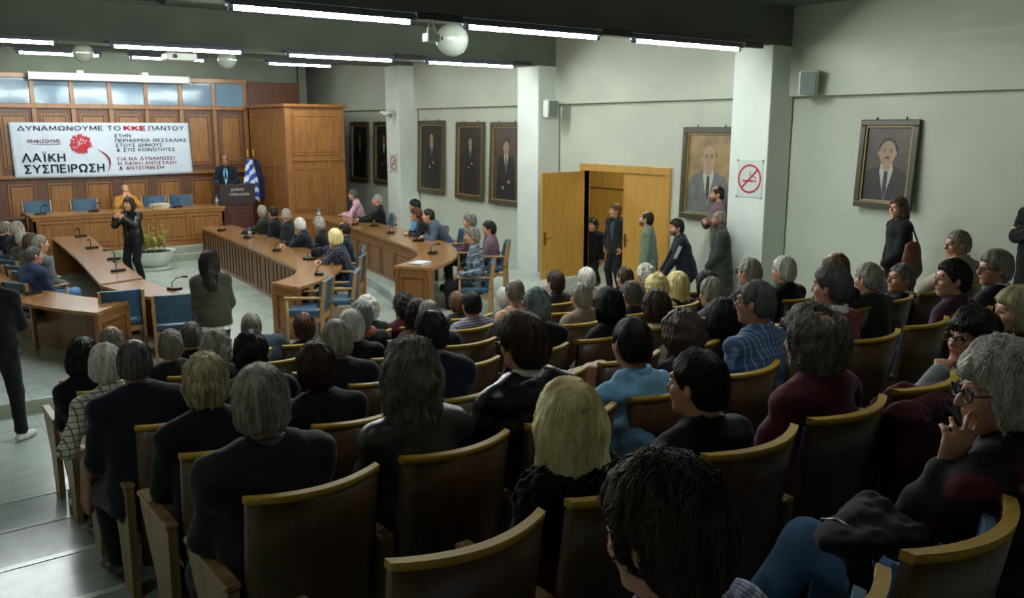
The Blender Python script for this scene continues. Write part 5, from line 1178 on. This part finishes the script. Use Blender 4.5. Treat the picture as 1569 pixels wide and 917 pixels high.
sit(6, (6.511, 6.300, 1.453), 'person with short white hair in front of the man in the sage jacket', hair=('curly', 'white', {'t': .018}), top=('jacket', 'slate'))
# fifth row
sit(5, (1.051, 5.420, 1.605), 'white-haired man in a pale checked shirt with aisle-side arm out', hair=('full', 'white', {'bald': .5}), top=('shirt', 'check_white'), side_lean=-5, tier=1, arms=({'W': (-.22, .16, .10), 'pn': (0, 0, -1)}, 'lap'))
sit(5, (1.729, 5.500, 1.578), 'person with curly grey hair and black jacket left of the black-hooded head', hair=('curly', 'grey', {'t': .02}), top=('jacket', 'black'))
sit(5, (2.698, 5.500, 1.589), 'white-haired man in a black jacket ahead of the dark-suited grey man', hair=('full', 'white'), top=('jacket', 'black'))
sit(5, (3.356, 5.500, 1.583), 'man with cropped grey hair behind the dark balding head', hair=('short', 'grey', {'t': .009}), top=('jacket', 'charcoal'))
sit(5, (4.850, 5.450, 1.566), 'grey-haired man in a tan jacket in mid audience', hair=('short', 'grey'), top=('jacket', 'tan'), tier=1)
sit(5, (5.347, 5.350, 1.541), 'man with dark grey hair left of the blonde curls', hair=('short', 'dark_grey'), top=('jacket', 'charcoal'))
sit(5, (5.743, 5.420, 1.539), 'woman with short curly blonde hair and cream collar', hair=('curly', 'blonde'), top=('jacket', 'cream'), female=True, tier=1)
sit(5, (6.113, 5.500, 1.516), 'woman with long straight blonde hair below the tracksuit man', hair=('long', 'blonde', {'len': .20}), top=('jacket', 'leather_dark_brown'), female=True, tier=1)
sit(5, (6.537, 5.500, 1.476), 'person with black hair and black coat below the dark green coat', hair=('bob', 'black'), top=('coat', 'black'), female=True)
# fourth row
sit(4, (1.029, 4.600, 1.810), 'balding man in a broad navy jacket, head shining', hair=('short', 'dark_grey', {'bald': .9, 't': .008}), top=('jacket', 'navy'), bulk=1.12, wide=1.08, skin='skin_dark', tier=1)
sit(4, (1.636, 4.600, 1.754), 'person with a round black hat-like crop of hair', hair=('full', 'black'), top=('jacket', 'black'))
sit(4, (2.160, 4.600, 1.750), 'grey-haired man in a dark blue suit', hair=('short', 'grey', {'t': .016}), top=('jacket', 'navy'), tier=1)
sit(4, (3.665, 4.580, 1.775), 'man with grey-green hair and black sweater', hair=('full', 'teal_grey'), top=('sweater', 'black'), tier=1)
sit(4, (4.226, 4.450, 1.726), 'woman with a black bob and navy coat', hair=('bob', 'black'), top=('jacket', 'navy'), female=True, tier=1)
sit(4, (4.691, 4.420, 1.662), 'woman with smooth brown hair and pale shawl collar', hair=('bob', 'brown', {'nape': -.09}), top=('sweater', 'cream'), female=True, tier=1)
sit(4, (5.393, 4.480, 1.682), 'grey-haired person right of the long blonde hair', hair=('full', 'grey'), top=('jacket', 'grey_wool'), tier=1)
sit(4, (6.020, 4.600, 1.773), 'grey man with glasses beneath the no smoking sign', hair=('short', 'grey'), top=('jacket', 'charcoal'), extras=('glasses',), tier=1)
sit(4, (6.500, 4.600, 1.742), 'man with silver hair and black jacket at the column corner', hair=('full', 'white', {'t': .016}), top=('jacket', 'black'), tier=1)
# third row
sit(3, (1.123, 3.740, 1.889), 'person with ash blonde bobbed hair and black jacket', hair=('mop', 'ash_blonde', {'strands': 700, 'seg': 8, 'nape': -.125, 't': .02}), top=('jacket', 'black'), tier=1)
sit(3, (1.642, 3.740, 1.866), 'man with dark reddish hair in a black jacket', hair=('full', 'chestnut'), top=('jacket', 'black'), tier=1)
sit(3, (2.276, 3.720, 1.954), 'dark balding man with a navy jacket', hair=('short', 'dark', {'bald': .75}), top=('jacket', 'navy'), tier=1)
sit(3, (3.864, 3.420, 1.762), 'woman with big round brown hair behind the man in the black shirt', hair=('mop', 'brown', {'t': .055, 'nape': -.11}), top=('jacket', 'charcoal'), female=True, tier=1)
sit(3, (4.296, 3.480, 1.793), 'woman with black hair left of the blue checked shirt', hair=('bob', 'black'), top=('sweater', 'black'), female=True, tier=1)
sit(3, (5.709, 3.600, 1.968), 'balding brown-haired man behind the crimson jumper', hair=('short', 'light_brown', {'bald': .9}), top=('jacket', 'charcoal'), tier=1)
sit(3, (6.045, 3.520, 1.865), 'grey-haired man in a dark green gilet seen from behind', hair=('short', 'grey'), top=('jacket', 'dark_green'), collar='grey_knit', tier=1)
sit(3, (6.780, 3.660, 1.768), 'grey-haired man in profile with black jacket and white collar', hair=('full', 'pepper', {'t': .015}), top=('jacket', 'black'), collar='white_cotton', hy=62, hp=-4, tier=1)
sit(3, (7.603, 3.620, 1.993), 'man in a beige jacket with his hand over his mouth by the right wall', hair=('short', 'grey', {'t': .009}), top=('jacket', 'beige'), hy=58, arms=('chin', 'lap'), tier=1, lean=10)
# second row
sit(2, (1.050, 2.880, 2.031), 'big grey-haired man in a charcoal jacket in the seat by the aisle', tier=0, hair=('short', 'grey', {'t': .021, 'strands': 1300, 'seg': 5, 'step': .012, 'w': .0011, 'root_z': -.08}), top=('jacket', 'charcoal', {'wrinkle': .008}), collar='grey_wool', bulk=1.12, wide=1.1, headscale=1.08)
sit(2, (1.655, 2.860, 2.029), 'man with shoulder-length brown hair in a brown leather jacket', tier=0, hair=('wavy', 'pepper', {'len': .13, 't': .035, 'strands': 2200, 'seg': 10, 'wave': .5, 'w': .0016, 'root_z': -.12, 'scol': 'pepper'}), top=('jacket', 'leather_brown'), headscale=1.06)
sit(2, (2.241, 2.900, 2.067), 'man with full brown hair in a black leather jacket and glasses', tier=0, hair=('full', 'brown', {'t': .026, 'strands': 1100, 'seg': 6, 'w': .0011, 'root_z': -.06}), top=('jacket', 'leather_black', {'wrinkle': .011}), collar='white_cotton', bulk=1.12, wide=1.1, extras=('glasses',), arms=({'W': (-.16, .34, .24), 'pn': (0, 0, -1)}, 'lap'), hy=12)
sit(2, (2.752, 2.740, 2.021), 'man with cropped dark hair in a light blue shirt', tier=0, hair=('short', 'dark', {'t': .009}), top=('shirt', 'light_blue', {'wrinkle': .012}), bulk=1.06, arms=({'W': (-.20, .34, .30), 'pn': (0, 0, -1)}, 'lap'))
sit(2, (3.808, 2.860, 2.062), 'man with grey hair in a blue checked shirt', tier=0, hair=('short', 'dark_grey', {'strands': 700, 'seg': 4, 'step': .012, 'w': .001, 'root_z': -.06}), top=('shirt', 'check_blue', {'wrinkle': .009}), bulk=1.15, wide=1.1, extras=('glasses',), hy=18)
sit(2, (4.516, 2.860, 2.073), 'dark grey-haired man in a crimson jumper', tier=0, hair=('full', 'dark_grey'), top=('sweater', 'crimson'), collar='white_cotton', hy=10)
sit(2, (5.681, 2.720, 2.016), 'man with receding dark hair in a purple shirt, in profile', tier=0, hair=('full', 'dark', {'rec': .015}), top=('shirt', 'purple'), hy=50, bulk=1.1, arms=({'W': (-.30, .22, .16), 'pn': (0, 0, -1)}, 'lap'))
sit(2, (6.194, 2.680, 2.041), 'grey-haired man with glasses and dark suit near the right edge', tier=0, hair=('full', 'grey', {'t': .016}), top=('jacket', 'charcoal'), collar='white_cotton', hy=52, extras=('glasses',))
# first rows, nearest the camera
sit(1, (1.750, 2.020, 2.052), 'woman with long bright blonde hair and black fur collar over a red jumper', tier=0, hair=('long', 'blonde', {'len': .165, 't': .030, 'bw': .100, 'strands': 3200, 'seg': 15, 'step': .018, 'w': .0015, 'wave': .16, 'root_z': -.02, 'scol': 'blonde'}), top=('sweater', 'red_knit', {'fur': 1, 'fr': .27}), female=True, arms=({'W': (-.27, .16, .12), 'pn': (0, 0, -1)}, 'lap'), headscale=1.02)
sit(1, (2.304, 1.960, 2.097), 'man with glossy dark hair in a black shirt, arm over the next seat', tier=0, hair=('short', 'dark', {'t': .012, 'strands': 1500, 'seg': 5, 'step': .013, 'w': .0012, 'root_z': -.07}), top=('shirt', 'black', {'short': 1, 'wrinkle': .008}), arms=({'W': (-.44, .16, .36), 'pn': (0, 0, -1), 'hint': (-.3, -.8, -.2)}, 'lap'), hy=14)
sit(1, (2.995, 1.960, 2.148), 'man with big wild grey hair in a maroon jacket', tier=0, hair=('mop', 'pepper', {'t': .036, 'nape': -.13, 'bald': .75, 'by': -.09, 'strands': 2400, 'seg': 8, 'wave': .6, 'w': .0014, 'root_z': -.12}), top=('jacket', 'wine', {'wrinkle': .008}), hy=6, bulk=1.05, wide=1.1, headscale=1.05)
sit(1, (4.003, 1.800, 2.043), 'woman with long dark hair and grey knit, hand at her chin', tier=0, hair=('wavy', 'dark', {'len': .16, 't': .028, 'strands': 1600, 'seg': 10, 'wave': .35, 'root_z': -.05}), top=('sweater', 'grey_knit'), female=True, hy=72, hp=-2, extras=('glasses', ('bracelets', -1)), arms=({'kind': 'chin', 'W': (-.20, .03, -.13), 'ref': 'head', 'hd': (.75, .25, .25), 'pn': (.1, .2, -1), 'hint': (-.7, .4, -1), 'curl': 1.0}, 'lap'), lean=8)
sit(1, (4.878, 1.980, 2.027), 'woman with light brown hair at the right edge of the photo', tier=0, hair=('bob', 'ash_blonde'), top=('jacket', 'leather_dark_brown'), female=True, hy=50)
sit(0, (1.096, 1.000, 2.273), 'man with tousled dark hair nearest the camera in a gingham shirt', tier=0, hair=('full', 'dark', {'t': .026, 'amp': .008, 'strands': 3200, 'seg': 7, 'step': .015, 'wave': .55, 'w': .0012, 'root_z': -.07, 'scol': 'brown'}), top=('shirt', 'gingham_blue'), hy=8, hp=12, headscale=1.06)
sit(0, (2.424, 1.000, 2.291), 'grey-haired man in dark plaid resting his cheek on his hand, nearest right', tier=0, hair=('mop', 'white', {'t': .026, 'nape': -.10, 'strands': 2600, 'seg': 8, 'wave': .65, 'w': .0012, 'lift': .006, 'root_z': -.05, 'scol': 'white'}), top=('shirt', 'plaid_dark', {'wrinkle': .010}), hy=50, hp=6, lean=5, bulk=1.15, wide=1.1, pants='denim_light', shoes='brown_shoe', extras=('glasses',), leg_scale=1.22,
    arms=({'kind': 'chin', 'W': (-.180, .045, -.205), 'ref': 'head', 'hd': (.30, -.16, .92), 'pn': (.62, .75, 0), 'hint': (-.25, -.15, -1.3), 'curl': (.12, .35, .8, 1.0)}, {'W': (.0, .34, .12), 'pn': (0, 0, -1)}),
    legs={-1: ((-.40, .66, .18), (-.3, .7, 1), (-.3, 1, -.6)), 1: ((-.05, .55, -.02), (-.1, .5, 1), (-.2, 1, 0))})
# seats: one under every sitter, empty ones between them
FIRST = {0: 1.10, 1: .88, 2: .83, 3: .87, 4: .90, 5: .92, 6: .94, 7: .97}
for k, L in SITTERS.items():
    c0 = FIRST[k] + .285; taken = {}
    for x, lab in sorted(L):
        c = max(0, round((x - c0) / .58 + .05))
        while c in taken: c += 1
        taken[c] = lab
    last = max(max(taken), 10 if k > 1 else 5)
    for c in range(last + 1):
        x = c0 + .58 * c
        if c in taken: theatre_seat(x, k, 'curved wooden seat of the ' + ' '.join(taken[c].split()[:9]))
        else:
            near = min(taken, key=lambda q: (abs(q - c), q)); side = 'right' if c > near else 'left'; d = abs(c - near); nth = {1: 'first', 2: 'second', 3: 'third', 4: 'fourth', 5: 'fifth', 6: 'sixth'}.get(d, 'farther')
            theatre_seat(x, k, '%s empty wooden seat %s of the %s' % (nth, side, ' '.join(taken[near].split()[:8])))
# ------------------------------------------------------------------ people at the council tables
def at_table(H, z0, label, face, rz_chair=None, ch=True, **kw):
    kw.setdefault('tier', 1); kw.setdefault('seat_drop', 0)
    r, c = make_person(label, H, z0, face=face, group='people at the council tables', **kw)
    if ch:
        p = r.matrix_world if False else Matrix.Translation(r.location) @ Matrix.Rotation(math.radians(face), 4, 'Z'); q = p @ Vector((0, .02, 0)); chair((q.x, q.y, z0), face, 'blue council chair of the ' + ' '.join(label.split()[:9]))
    return r
# left block, facing the middle of the horseshoe
at_table((1.862, 16.400, 1.355), .15, 'bald man in a dark suit at the far end of the left row', -62, hair=('short', 'pepper', {'bald': .95}), top=('jacket', 'navy'), collar='white_cotton', hy=-10)
at_table((1.935, 15.700, 1.404), .15, 'grey-haired man second from the far end of the left row', -60, hair=('short', 'grey'), top=('jacket', 'charcoal'), hy=-8)
at_table((1.913, 15.000, 1.320), .15, 'man in an olive jacket in the left row', -62, hair=('short', 'grey', {'bald': .6}), top=('jacket', 'olive'), hy=-5)
at_table((1.927, 14.300, 1.332), .15, 'person with brown hair in a brown coat in the left row', -62, hair=('bob', 'brown', {'nape': -.08}), top=('jacket', 'brown_wool'), hy=-5)
at_table((1.936, 13.600, 1.387), .15, 'man with grey hair and grey shirt in the left row', -70, hair=('short', 'pepper'), top=('jacket', 'grey_wool'), hy=-8, pants='denim_light')
at_table((1.725, 12.750, 1.340), .15, 'dark-haired man in a blue jacket at the near end of the left row', -62, hair=('short', 'dark_grey'), top=('jacket', 'blue_jacket'), hy=-14, pants='denim', bulk=1.08)
# centre table
at_table((6.415, 16.900, 1.335), .15, 'heavy grey man in an olive jacket at the far end of the centre table', 60, hair=('short', 'grey', {'bald': .6}), top=('jacket', 'dark_green'), hy=-55, bulk=1.2, wide=1.1, arms=('desk', 'desk'))
at_table((6.429, 16.350, 1.351), .15, 'dark-haired man in a navy suit with pale shirt at the centre table', 55, hair=('short', 'dark'), top=('jacket', 'navy'), inner='light_blue', hy=-40, arms=('lap', 'lap'), bulk=1.1)
at_table((6.428, 15.700, 1.352), .15, 'grey-haired man with a charcoal jacket third at the centre table', 50, hair=('short', 'grey'), top=('jacket', 'charcoal'), hy=-35)
at_table((6.204, 14.550, 1.282), .15, 'white-haired man resting chin on hand at the centre table', 60, hair=('full', 'white'), top=('jacket', 'navy'), hy=-45, arms=('chin', 'desk'), lean=12)
at_table((6.286, 13.900, 1.346), .15, 'pale grey-haired woman in black at the centre table', 50, hair=('curly', 'grey', {'t': .022}), top=('sweater', 'black'), hy=-50, female=True)
at_table((6.303, 13.000, 1.338), .15, 'balding dark-haired man behind the blonde woman at the centre table', 60, hair=('short', 'dark', {'bald': .8}), top=('jacket', 'navy'), hy=-20)
at_table((5.838, 12.350, 1.309), .15, 'blonde woman in a dotted navy top with raised hands at the centre table', 52, hair=('bob', 'blonde'), top=('sweater', 'dots_navy'), hy=-42, female=True, arms=('chin', 'desk'), lean=14)
# right table
ZR = .30
at_table((8.804, 17.600, 1.509), ZR, 'man in a pink shirt at the far end of the right table', 62, hair=('short', 'dark_grey'), top=('shirt', 'pink'), hy=-20, arms=('desk', 'desk'), lean=14)
at_table((8.712, 16.300, 1.483), ZR, 'man with short grey hair in a black printed t-shirt at the right table', 62, hair=('short', 'grey', {'t': .008}), top=('sweater', 'black'), hy=-10, arms=('desk', 'desk'))
at_table((8.584, 14.550, 1.492), ZR, 'man with swept dark hair behind the redhead at the right table', 55, hair=('full', 'black'), top=('shirt', 'denim_light'), hy=-10)
at_table((8.136, 13.750, 1.417), ZR, 'woman with short red-brown hair leaning on the right table', 60, hair=('short', 'red_brown', {'t': .02}), top=('sweater', 'black'), hy=-14, arms=('desk', 'desk'), lean=26, female=True)
at_table((8.067, 13.200, 1.441), ZR, 'man in a blue-grey jacket bending over the right table', 62, hair=('short', 'dark'), top=('jacket', 'slate'), hy=-5, arms=('desk', 'desk'), lean=30, bulk=1.12)
at_table((8.072, 11.900, 1.459), ZR, 'man with grey-black hair and dark jacket near the wall end of the right table', 55, hair=('full', 'pepper'), top=('jacket', 'purple'), hy=-5)
at_table((8.081, 11.350, 1.378), ZR, 'dark-haired man with an orange collar behind the man in plaid', 50, hair=('full', 'dark'), top=('jacket', 'plum_grey'), collar='orange_brown', hy=10)
at_table((7.235, 10.600, 1.399), .15, 'grey-haired man in a blue-grey plaid shirt in the wooden armchair', 52, hair=('full', 'pepper'), top=('shirt', 'plaid_blue_grey'), hy=8, arms=({'W': (-.24, .20, .19), 'pn': (0, 0, -1)}, {'W': (.24, .20, .19), 'pn': (0, 0, -1)}), bulk=1.1, extras=(('watch', -1),))
# president and his desk
make_person('bald man in a mustard jacket resting his head at the presidential desk', (4.698, 20.500, 1.622), .45, face=180, hy=-8, hp=24, lean=8, tier=1, hair=('short', 'pepper', {'bald': 1.1}), top=('jacket', 'mustard'), arms=({'W': (-.08, .12, -.19), 'ref': 'head', 'hd': (.35, -.1, .9), 'pn': (0, -1, 0), 'hint': (-1, .3, -.9), 'curl': .4}, {'W': (.08, .12, -.19), 'ref': 'head', 'hd': (-.35, -.1, .9), 'pn': (0, -1, 0), 'hint': (1, .3, -.9), 'curl': .4}), seat_drop=0)
chair(((4.721, 20.600, 1.615)[0], 20.52, .45), 180, 'blue council chair behind the bald man in mustard')
for x_, l_ in ((62, 'empty blue chair at the left end of the presidential desk'), (136, 'empty blue chair second from the left at the presidential desk'), (245, 'empty blue chair behind the paper stack on the presidential desk'), (286, 'empty blue chair at the right end of the presidential desk')):
    p = (lambda t: t)({62: (3.034, 20.75, 1.375), 136: (3.979, 20.75, 1.353), 245: (5.482, 20.75, 1.334), 286: (6.085, 20.75, 1.334)}[x_]); chair((p[0], 20.98, .45), 180, l_).scale = (1.1, 1.1, 1.1)
# ------------------------------------------------------------------ standing people
def stand(H, z0, label, face, **kw):
    kw.setdefault('tier', 1); return make_person(label, H, z0, face=face, pose='stand', **kw)
stand((6.890, 20.280, 2.237), .60, 'speaker in a dark suit and light blue shirt looking down at the lectern', 150, hair=('short', 'dark_grey', {'bald': .7}), top=('jacket', 'navy'), inner='light_blue', extras=('tie',), hy=0, hp=26, arms=({'W': (-.16, .30, .16), 'pn': (0, 0, -1)}, {'W': (.16, .30, .16), 'pn': (0, 0, -1)}), skin='skin_dark')
stand((3.897, 16.850, 1.616), .15, 'woman with long dark hair filming on her phone in front of the desk', 128, hair=('long', 'brown', {'len': .24, 't': .016, 'bw': .075}), top=('jacket', 'leather_black'), inner='black', female=True, hy=0, arms=({'W': (-.09, .26, -.24), 'ref': 'head', 'hd': (.45, .5, .5), 'pn': (.6, -.6, 0), 'hint': (-.7, .1, -1)}, {'W': (.10, .26, -.25), 'ref': 'head', 'hd': (-.45, .5, .5), 'pn': (-.6, -.6, 0), 'hint': (.7, .1, -1)}), pants='black', extras=(('phone', 1, 'mustard'),))
stand((3.051, 9.720, 1.505), 0, 'standing woman seen from behind with long dark hair and an olive jacket', -12, hair=('long', 'dark', {'len': .25, 'back': .10, 'bw': .088, 't': .022, 'strands': 1400, 'seg': 14, 'step': .02, 'wave': .3}), top=('jacket', 'olive', {'hem': -.06}), female=True, hy=-28, arms=({'W': (-.10, .24, .14), 'pn': (0, 0, -1), 'hint': (-.3, -.8, -.6)}, {'W': (.14, .24, .12), 'pn': (0, 0, -1), 'hint': (.35, -.8, -.6)}), extras=('camera_hem',), bulk=1.08, wide=1.06, tier=0)
stand(((0.860, 8.925, 1.702)[0], 9.2, 1.66), 0, 'man in a black jacket and dark jeans walking at the left edge', -20, hair=('short', 'dark'), top=('jacket', 'black'), pants='dark_trousers', shoes='white_shoe', hy=0, legs={-1: ((-.16, -.12, .10), (0, 1, 0)), 1: ((.10, .14, .085), (0, 1, 0), (.5, 1, 0))}, bulk=1.05, tier=0)
stand((10.792, 11.250, 1.527), 0, 'man in a dark grey jacket standing in the doorway with a hand in his pocket', 92, hair=('full', 'light_brown', {'t': .017}), top=('jacket', 'charcoal'), inner='slate', hy=-20, arms=('pocket', 'pocket'), bulk=1.08)
stand((9.639, 9.350, 1.606), 0, 'man with receding hair and full beard in a sage green jacket', 38, hair=('short', 'dark', {'bald': .9, 'rec': .02}), top=('jacket', 'sage'), inner='black', hy=-6, hp=-6, arms=('side', 'side'), extras=(('beard', 'beard'),), wide=.95)
stand((9.662, 8.750, 1.529), 0, 'man in a dark tracksuit with white shoulder stripes leaning on a seat', 50, hair=('full', 'dark'), top=('jacket', 'navy'), hy=18, lean=14, arms=({'W': (-.14, .34, -.02), 'pn': (0, 0, -1)}, {'W': (.14, .34, -.02), 'pn': (0, 0, -1)}), extras=('stripes', ('beard', 'beard')), bulk=1.1)
stand((10.391, 8.620, 1.998), .25, 'tall balding man in a mauve sweater standing before the ochre portrait', 50, hair=('short', 'dark', {'bald': .8}), top=('sweater', 'plum_grey'), hy=5, arms=('side', 'cross'), extras=(('beard', 'beard'),))
stand((9.772, 8.050, 1.707), .06, 'bald bearded man in a long dark green coat by the column', 52, hair=('short', 'pepper', {'bald': .8, 't': .006}), top=('coat', 'dark_green', {'hem': -.42}), hy=0, arms=('clasp', 'side'), extras=(('beard', 'beard'),), bulk=1.15, wide=1.08, skin='skin_dark')
stand((11.127, 12.200, 1.161), 0, 'person in dark clothes in the hallway beyond the door', 100, hair=('full', 'black'), top=('jacket', 'black'), arms=('side', {'W': (.1, .3, .2), 'pn': (0, 0, -1)}), hy=0)
stand((9.891, 5.450, 2.043), .465, 'woman with loose brown hair and black coat standing by the right wall', 55, hair=('wavy', 'brown', {'len': .10, 't': .03}), top=('coat', 'black', {'hem': -.4}), female=True, hy=20, hp=-4, arms=('clasp', 'side'), extras=('shoulder_bag',), lean=4)
stand((10.349, 4.100, 2.261), .60, 'person in black standing at the right edge of the photo', 70, hair=('short', 'dark'), top=('coat', 'black', {'hem': -.3}), hy=0, arms=('cross', 'cross'), lean=3, bulk=1.1)
at_table(((0.620, 6.605, 1.953)[0], 11.9, 1.38), .15, 'seated person with crossed legs at the left edge desk, mostly hidden', 20, hair=('short', 'dark'), top=('jacket', 'brown_wool'), pants='brown_wool', shoes='brown_shoe', legs={-1: ((-.1, .42, .085), (-.1, .5, 1)), 1: ((.40, .45, .26), (.2, .5, 1), (1, .2, -.2))})

# ------------------------------------------------------------------ empty chairs, microphones, bottles, papers, bags
for loc, rz, lab in (((2.446, 11.450, 0.358)[:2] + (.15,), -8, 'empty blue council chair beside the end of the curved left desk'), (((2.934, 10.780, 0.418)[0], 10.78, .15), -16, 'empty blue council chair left of the standing woman'),
                     ((4.604, 10.617, 0.150), 52, 'empty blue council chair at the rounded near end of the centre table'), ((5.215, 10.997, 0.150), 56, 'empty blue council chair behind the first one at the centre table'),
                     ((8.425, 15.614, 0.300), 62, 'empty blue council chair between the black t-shirt and swept-hair men')):
    chair(loc, math.radians(rz) * 180 / math.pi, lab)
for (loc, rz, lab) in (((3.334, 18.415, 0.900), .2, 'microphone farthest along the left table'), ((3.144, 16.483, 0.900), .3, 'microphone second from the far end of the left table'), ((3.146, 14.859, 0.900), -.4, 'microphone third from the far end of the left table'), ((2.915, 13.586, 0.900), .3, 'microphone at the near end of the left table'), ((1.607, 12.342, 0.900), .5, 'microphone on the curved desk at the left edge'), ((3.179, 11.653, 0.885), 1.9, 'microphone lying on the table end before the standing woman'),
                       ((5.861, 17.726, 0.900), .8, 'microphone farthest along the centre table'), ((5.868, 16.254, 0.900), .9, 'microphone beside the bottle on the centre table'), ((5.628, 14.202, 0.900), 1.0, 'microphone in the middle of the centre table'), ((5.665, 12.960, 0.900), 2.0, 'microphone lying by the handbag on the centre table'), ((5.184, 11.516, 0.900), 1.1, 'microphone at the rounded near end of the centre table'),
                       ((7.994, 15.911, 1.040), .9, 'microphone in front of the man in the pink shirt'), ((8.190, 15.468, 1.040), .9, 'microphone in front of the black t-shirt man'), ((7.876, 14.212, 1.040), .9, 'microphone in front of the red-haired woman'), ((7.694, 12.934, 1.040), 2.2, 'microphone in front of the man bending over the table'), ((7.107, 11.494, 1.040), .8, 'microphone beyond the papers on the right table'),
                       (((2.864, 19.700, 1.286)[0], 19.7, 1.26), 3.1, 'microphone at the left end of the presidential desk'), (((3.863, 19.700, 1.268)[0], 19.7, 1.26), 2.8, 'microphone second from the left on the presidential desk'), (((5.568, 19.700, 1.271)[0], 19.7, 1.26), 3.4, 'microphone beside the papers on the presidential desk')):
    microphone(loc, rz, lab, .8)
bottle((6.42, 19.62, 1.26), 'water bottle at the right end of the presidential desk'); bottle((5.898, 16.231, 0.900), 'water bottle on the centre table beside a microphone'); bottle((7.943, 17.551, 1.040), 'water bottle on the far counter by the vestibule'); bottle((0.939, 6.338, 0.330), 'empty water bottle on the aisle step beside the seats', 'cap_black', 1.1)
papers((6.435, 10.756, 1.040), .6, 3, .30, .21, 'loose white and pale blue papers on the right table end'); papers(((5.207, 19.750, 1.272)[0], 19.75, 1.26), .1, 12, .34, .26, 'tall stack of papers on the presidential desk', mat='cream')
bm = bmesh.new(); box(bm, (0, 0, .012), (.32, .24, .024), .1, .004); o = obj('folder', bm, 'royal_blue'); o.location = ((5.491, 19.820, 1.281)[0], 19.85, 1.26); tag(o, 'blue folder beside the paper stack on the presidential desk', 'folder')
def bag(loc, w_, d_, h_, mat, label, handle=True, rz=0, name='handbag'):
    r = empty(name, loc, rz, label, 'bag'); V, Fq = sdf_mesh([scap((-w_ * .3, 0, h_ * .42), (w_ * .3, 0, h_ * .42), h_ * .42, h_ * .42, np.array([0, 1., 0]), d_ / h_, .02), cap((-w_ * .32, 0, h_ * .7), (w_ * .32, 0, h_ * .7), h_ * .12, h_ * .12, .05)], .012, lambda P, d: np.maximum(d + .008 * vnoise(P * 17., 3), -P[:, 2]))
    mesh_np('bag_body', V, Fq, M[mat], r)
    if handle: bm = bmesh.new(); tube(bm, [(-w_ * .25, 0, h_ * .75), (-w_ * .2, .02, h_ * 1.15), (0, .03, h_ * 1.28), (w_ * .2, .02, h_ * 1.15), (w_ * .25, 0, h_ * .75)], .010, 6); obj('handle', bm, mat, r)
    return r
bag((5.895, 13.143, 0.900), .34, .14, .17, 'black', 'black and blue handbag on the centre table before the blonde woman', True, .6); bag(tuple(np.array((6.100, 13.360, 0.900)) + (.1, .1, 0)), .20, .10, .13, 'blue_jacket', 'small dark blue pouch behind the handbag on the centre table', False, .6)
plain('tan_leather', '#8a5a38', .5, .2, 7)
bag((3.50, 3.86, 1.18), .42, .30, .42, 'tan_leather', 'slouching tan leather bag on the seat left of the light blue shirt', False, .2)
r = empty('draped_jacket', (.86, 5.12, .50), 0, 'orange-brown leather jacket hanging over the aisle armrest', 'jacket')
V, Fq = sdf_mesh([scap((0, -.07, .62), (0, .08, .63), .055, .05, np.array([1., 0, 0]), .7, .03), scap((-.02, -.03, .60), (-.03, .0, .42), .07, .09, np.array([1., 0, 0]), .42, .05)], .010, lambda P, d: d + .014 * vnoise(P * np.array([26., 22., 9.]), 4)); mesh_np('leather', V, Fq, M['orange_leather'] if 'orange_leather' in M else M['tan_leather'], r)
r = empty('draped_coat', (3.36, 1.72, .91), 0, 'maroon knitted coat draped over the back of a seat', 'coat')
fold = lambda P, d: d + .020 * vnoise(np.stack([P[:, 0] * 15 + P[:, 2] * 3, P[:, 1] * 6, P[:, 2] * 3.5], 1), 8) + .006 * vnoise(P * 40., 2)
Yx = np.array([0, 1., 0]); V, Fq = sdf_mesh([scap((-.15, -.05, .965), (.16, -.02, .975), .062, .062, Yx, .9, .05), ell((0.0, -.085, .74), (.22, .075, .29), None, .06), ell((.06, -.10, .56), (.18, .075, .22), None, .06), ell((0, .07, .84), (.22, .06, .20), None, .05)], .010, fold); mesh_np('knit', V, Fq, M['maroon'], r)
r = empty('lap_jacket', (2.020, 1.140, 1.948), 0, 'black zipped jacket lying on the lap of the man in plaid', 'jacket')
V, Fq = sdf_mesh([scap((-.16, -.04, .02), (.16, -.06, -.02), .13, .15, np.array([0, 0, 1.]), .45, .05), scap((-.10, .0, .04), (.18, .06, .03), .07, .09, np.array([0, 0, 1.]), .7, .05), scap((-.16, -.10, -.02), (-.14, -.14, -.22), .09, .10, Yx, .5, .05)], .010, lambda P, d: d + .014 * vnoise(P * np.array([14., 24., 24.]), 6)); mesh_np('cloth', V, Fq, M['black'], r)
bm = bmesh.new(); tube(bm, [(-.14, .10, .05), (-.15, .02, .085), (-.16, -.08, .065), (-.165, -.16, -.03), (-.16, -.19, -.14)], .006, 6); obj('zip', bm, 'steel', r); r.scale = (.62, .62, .62)
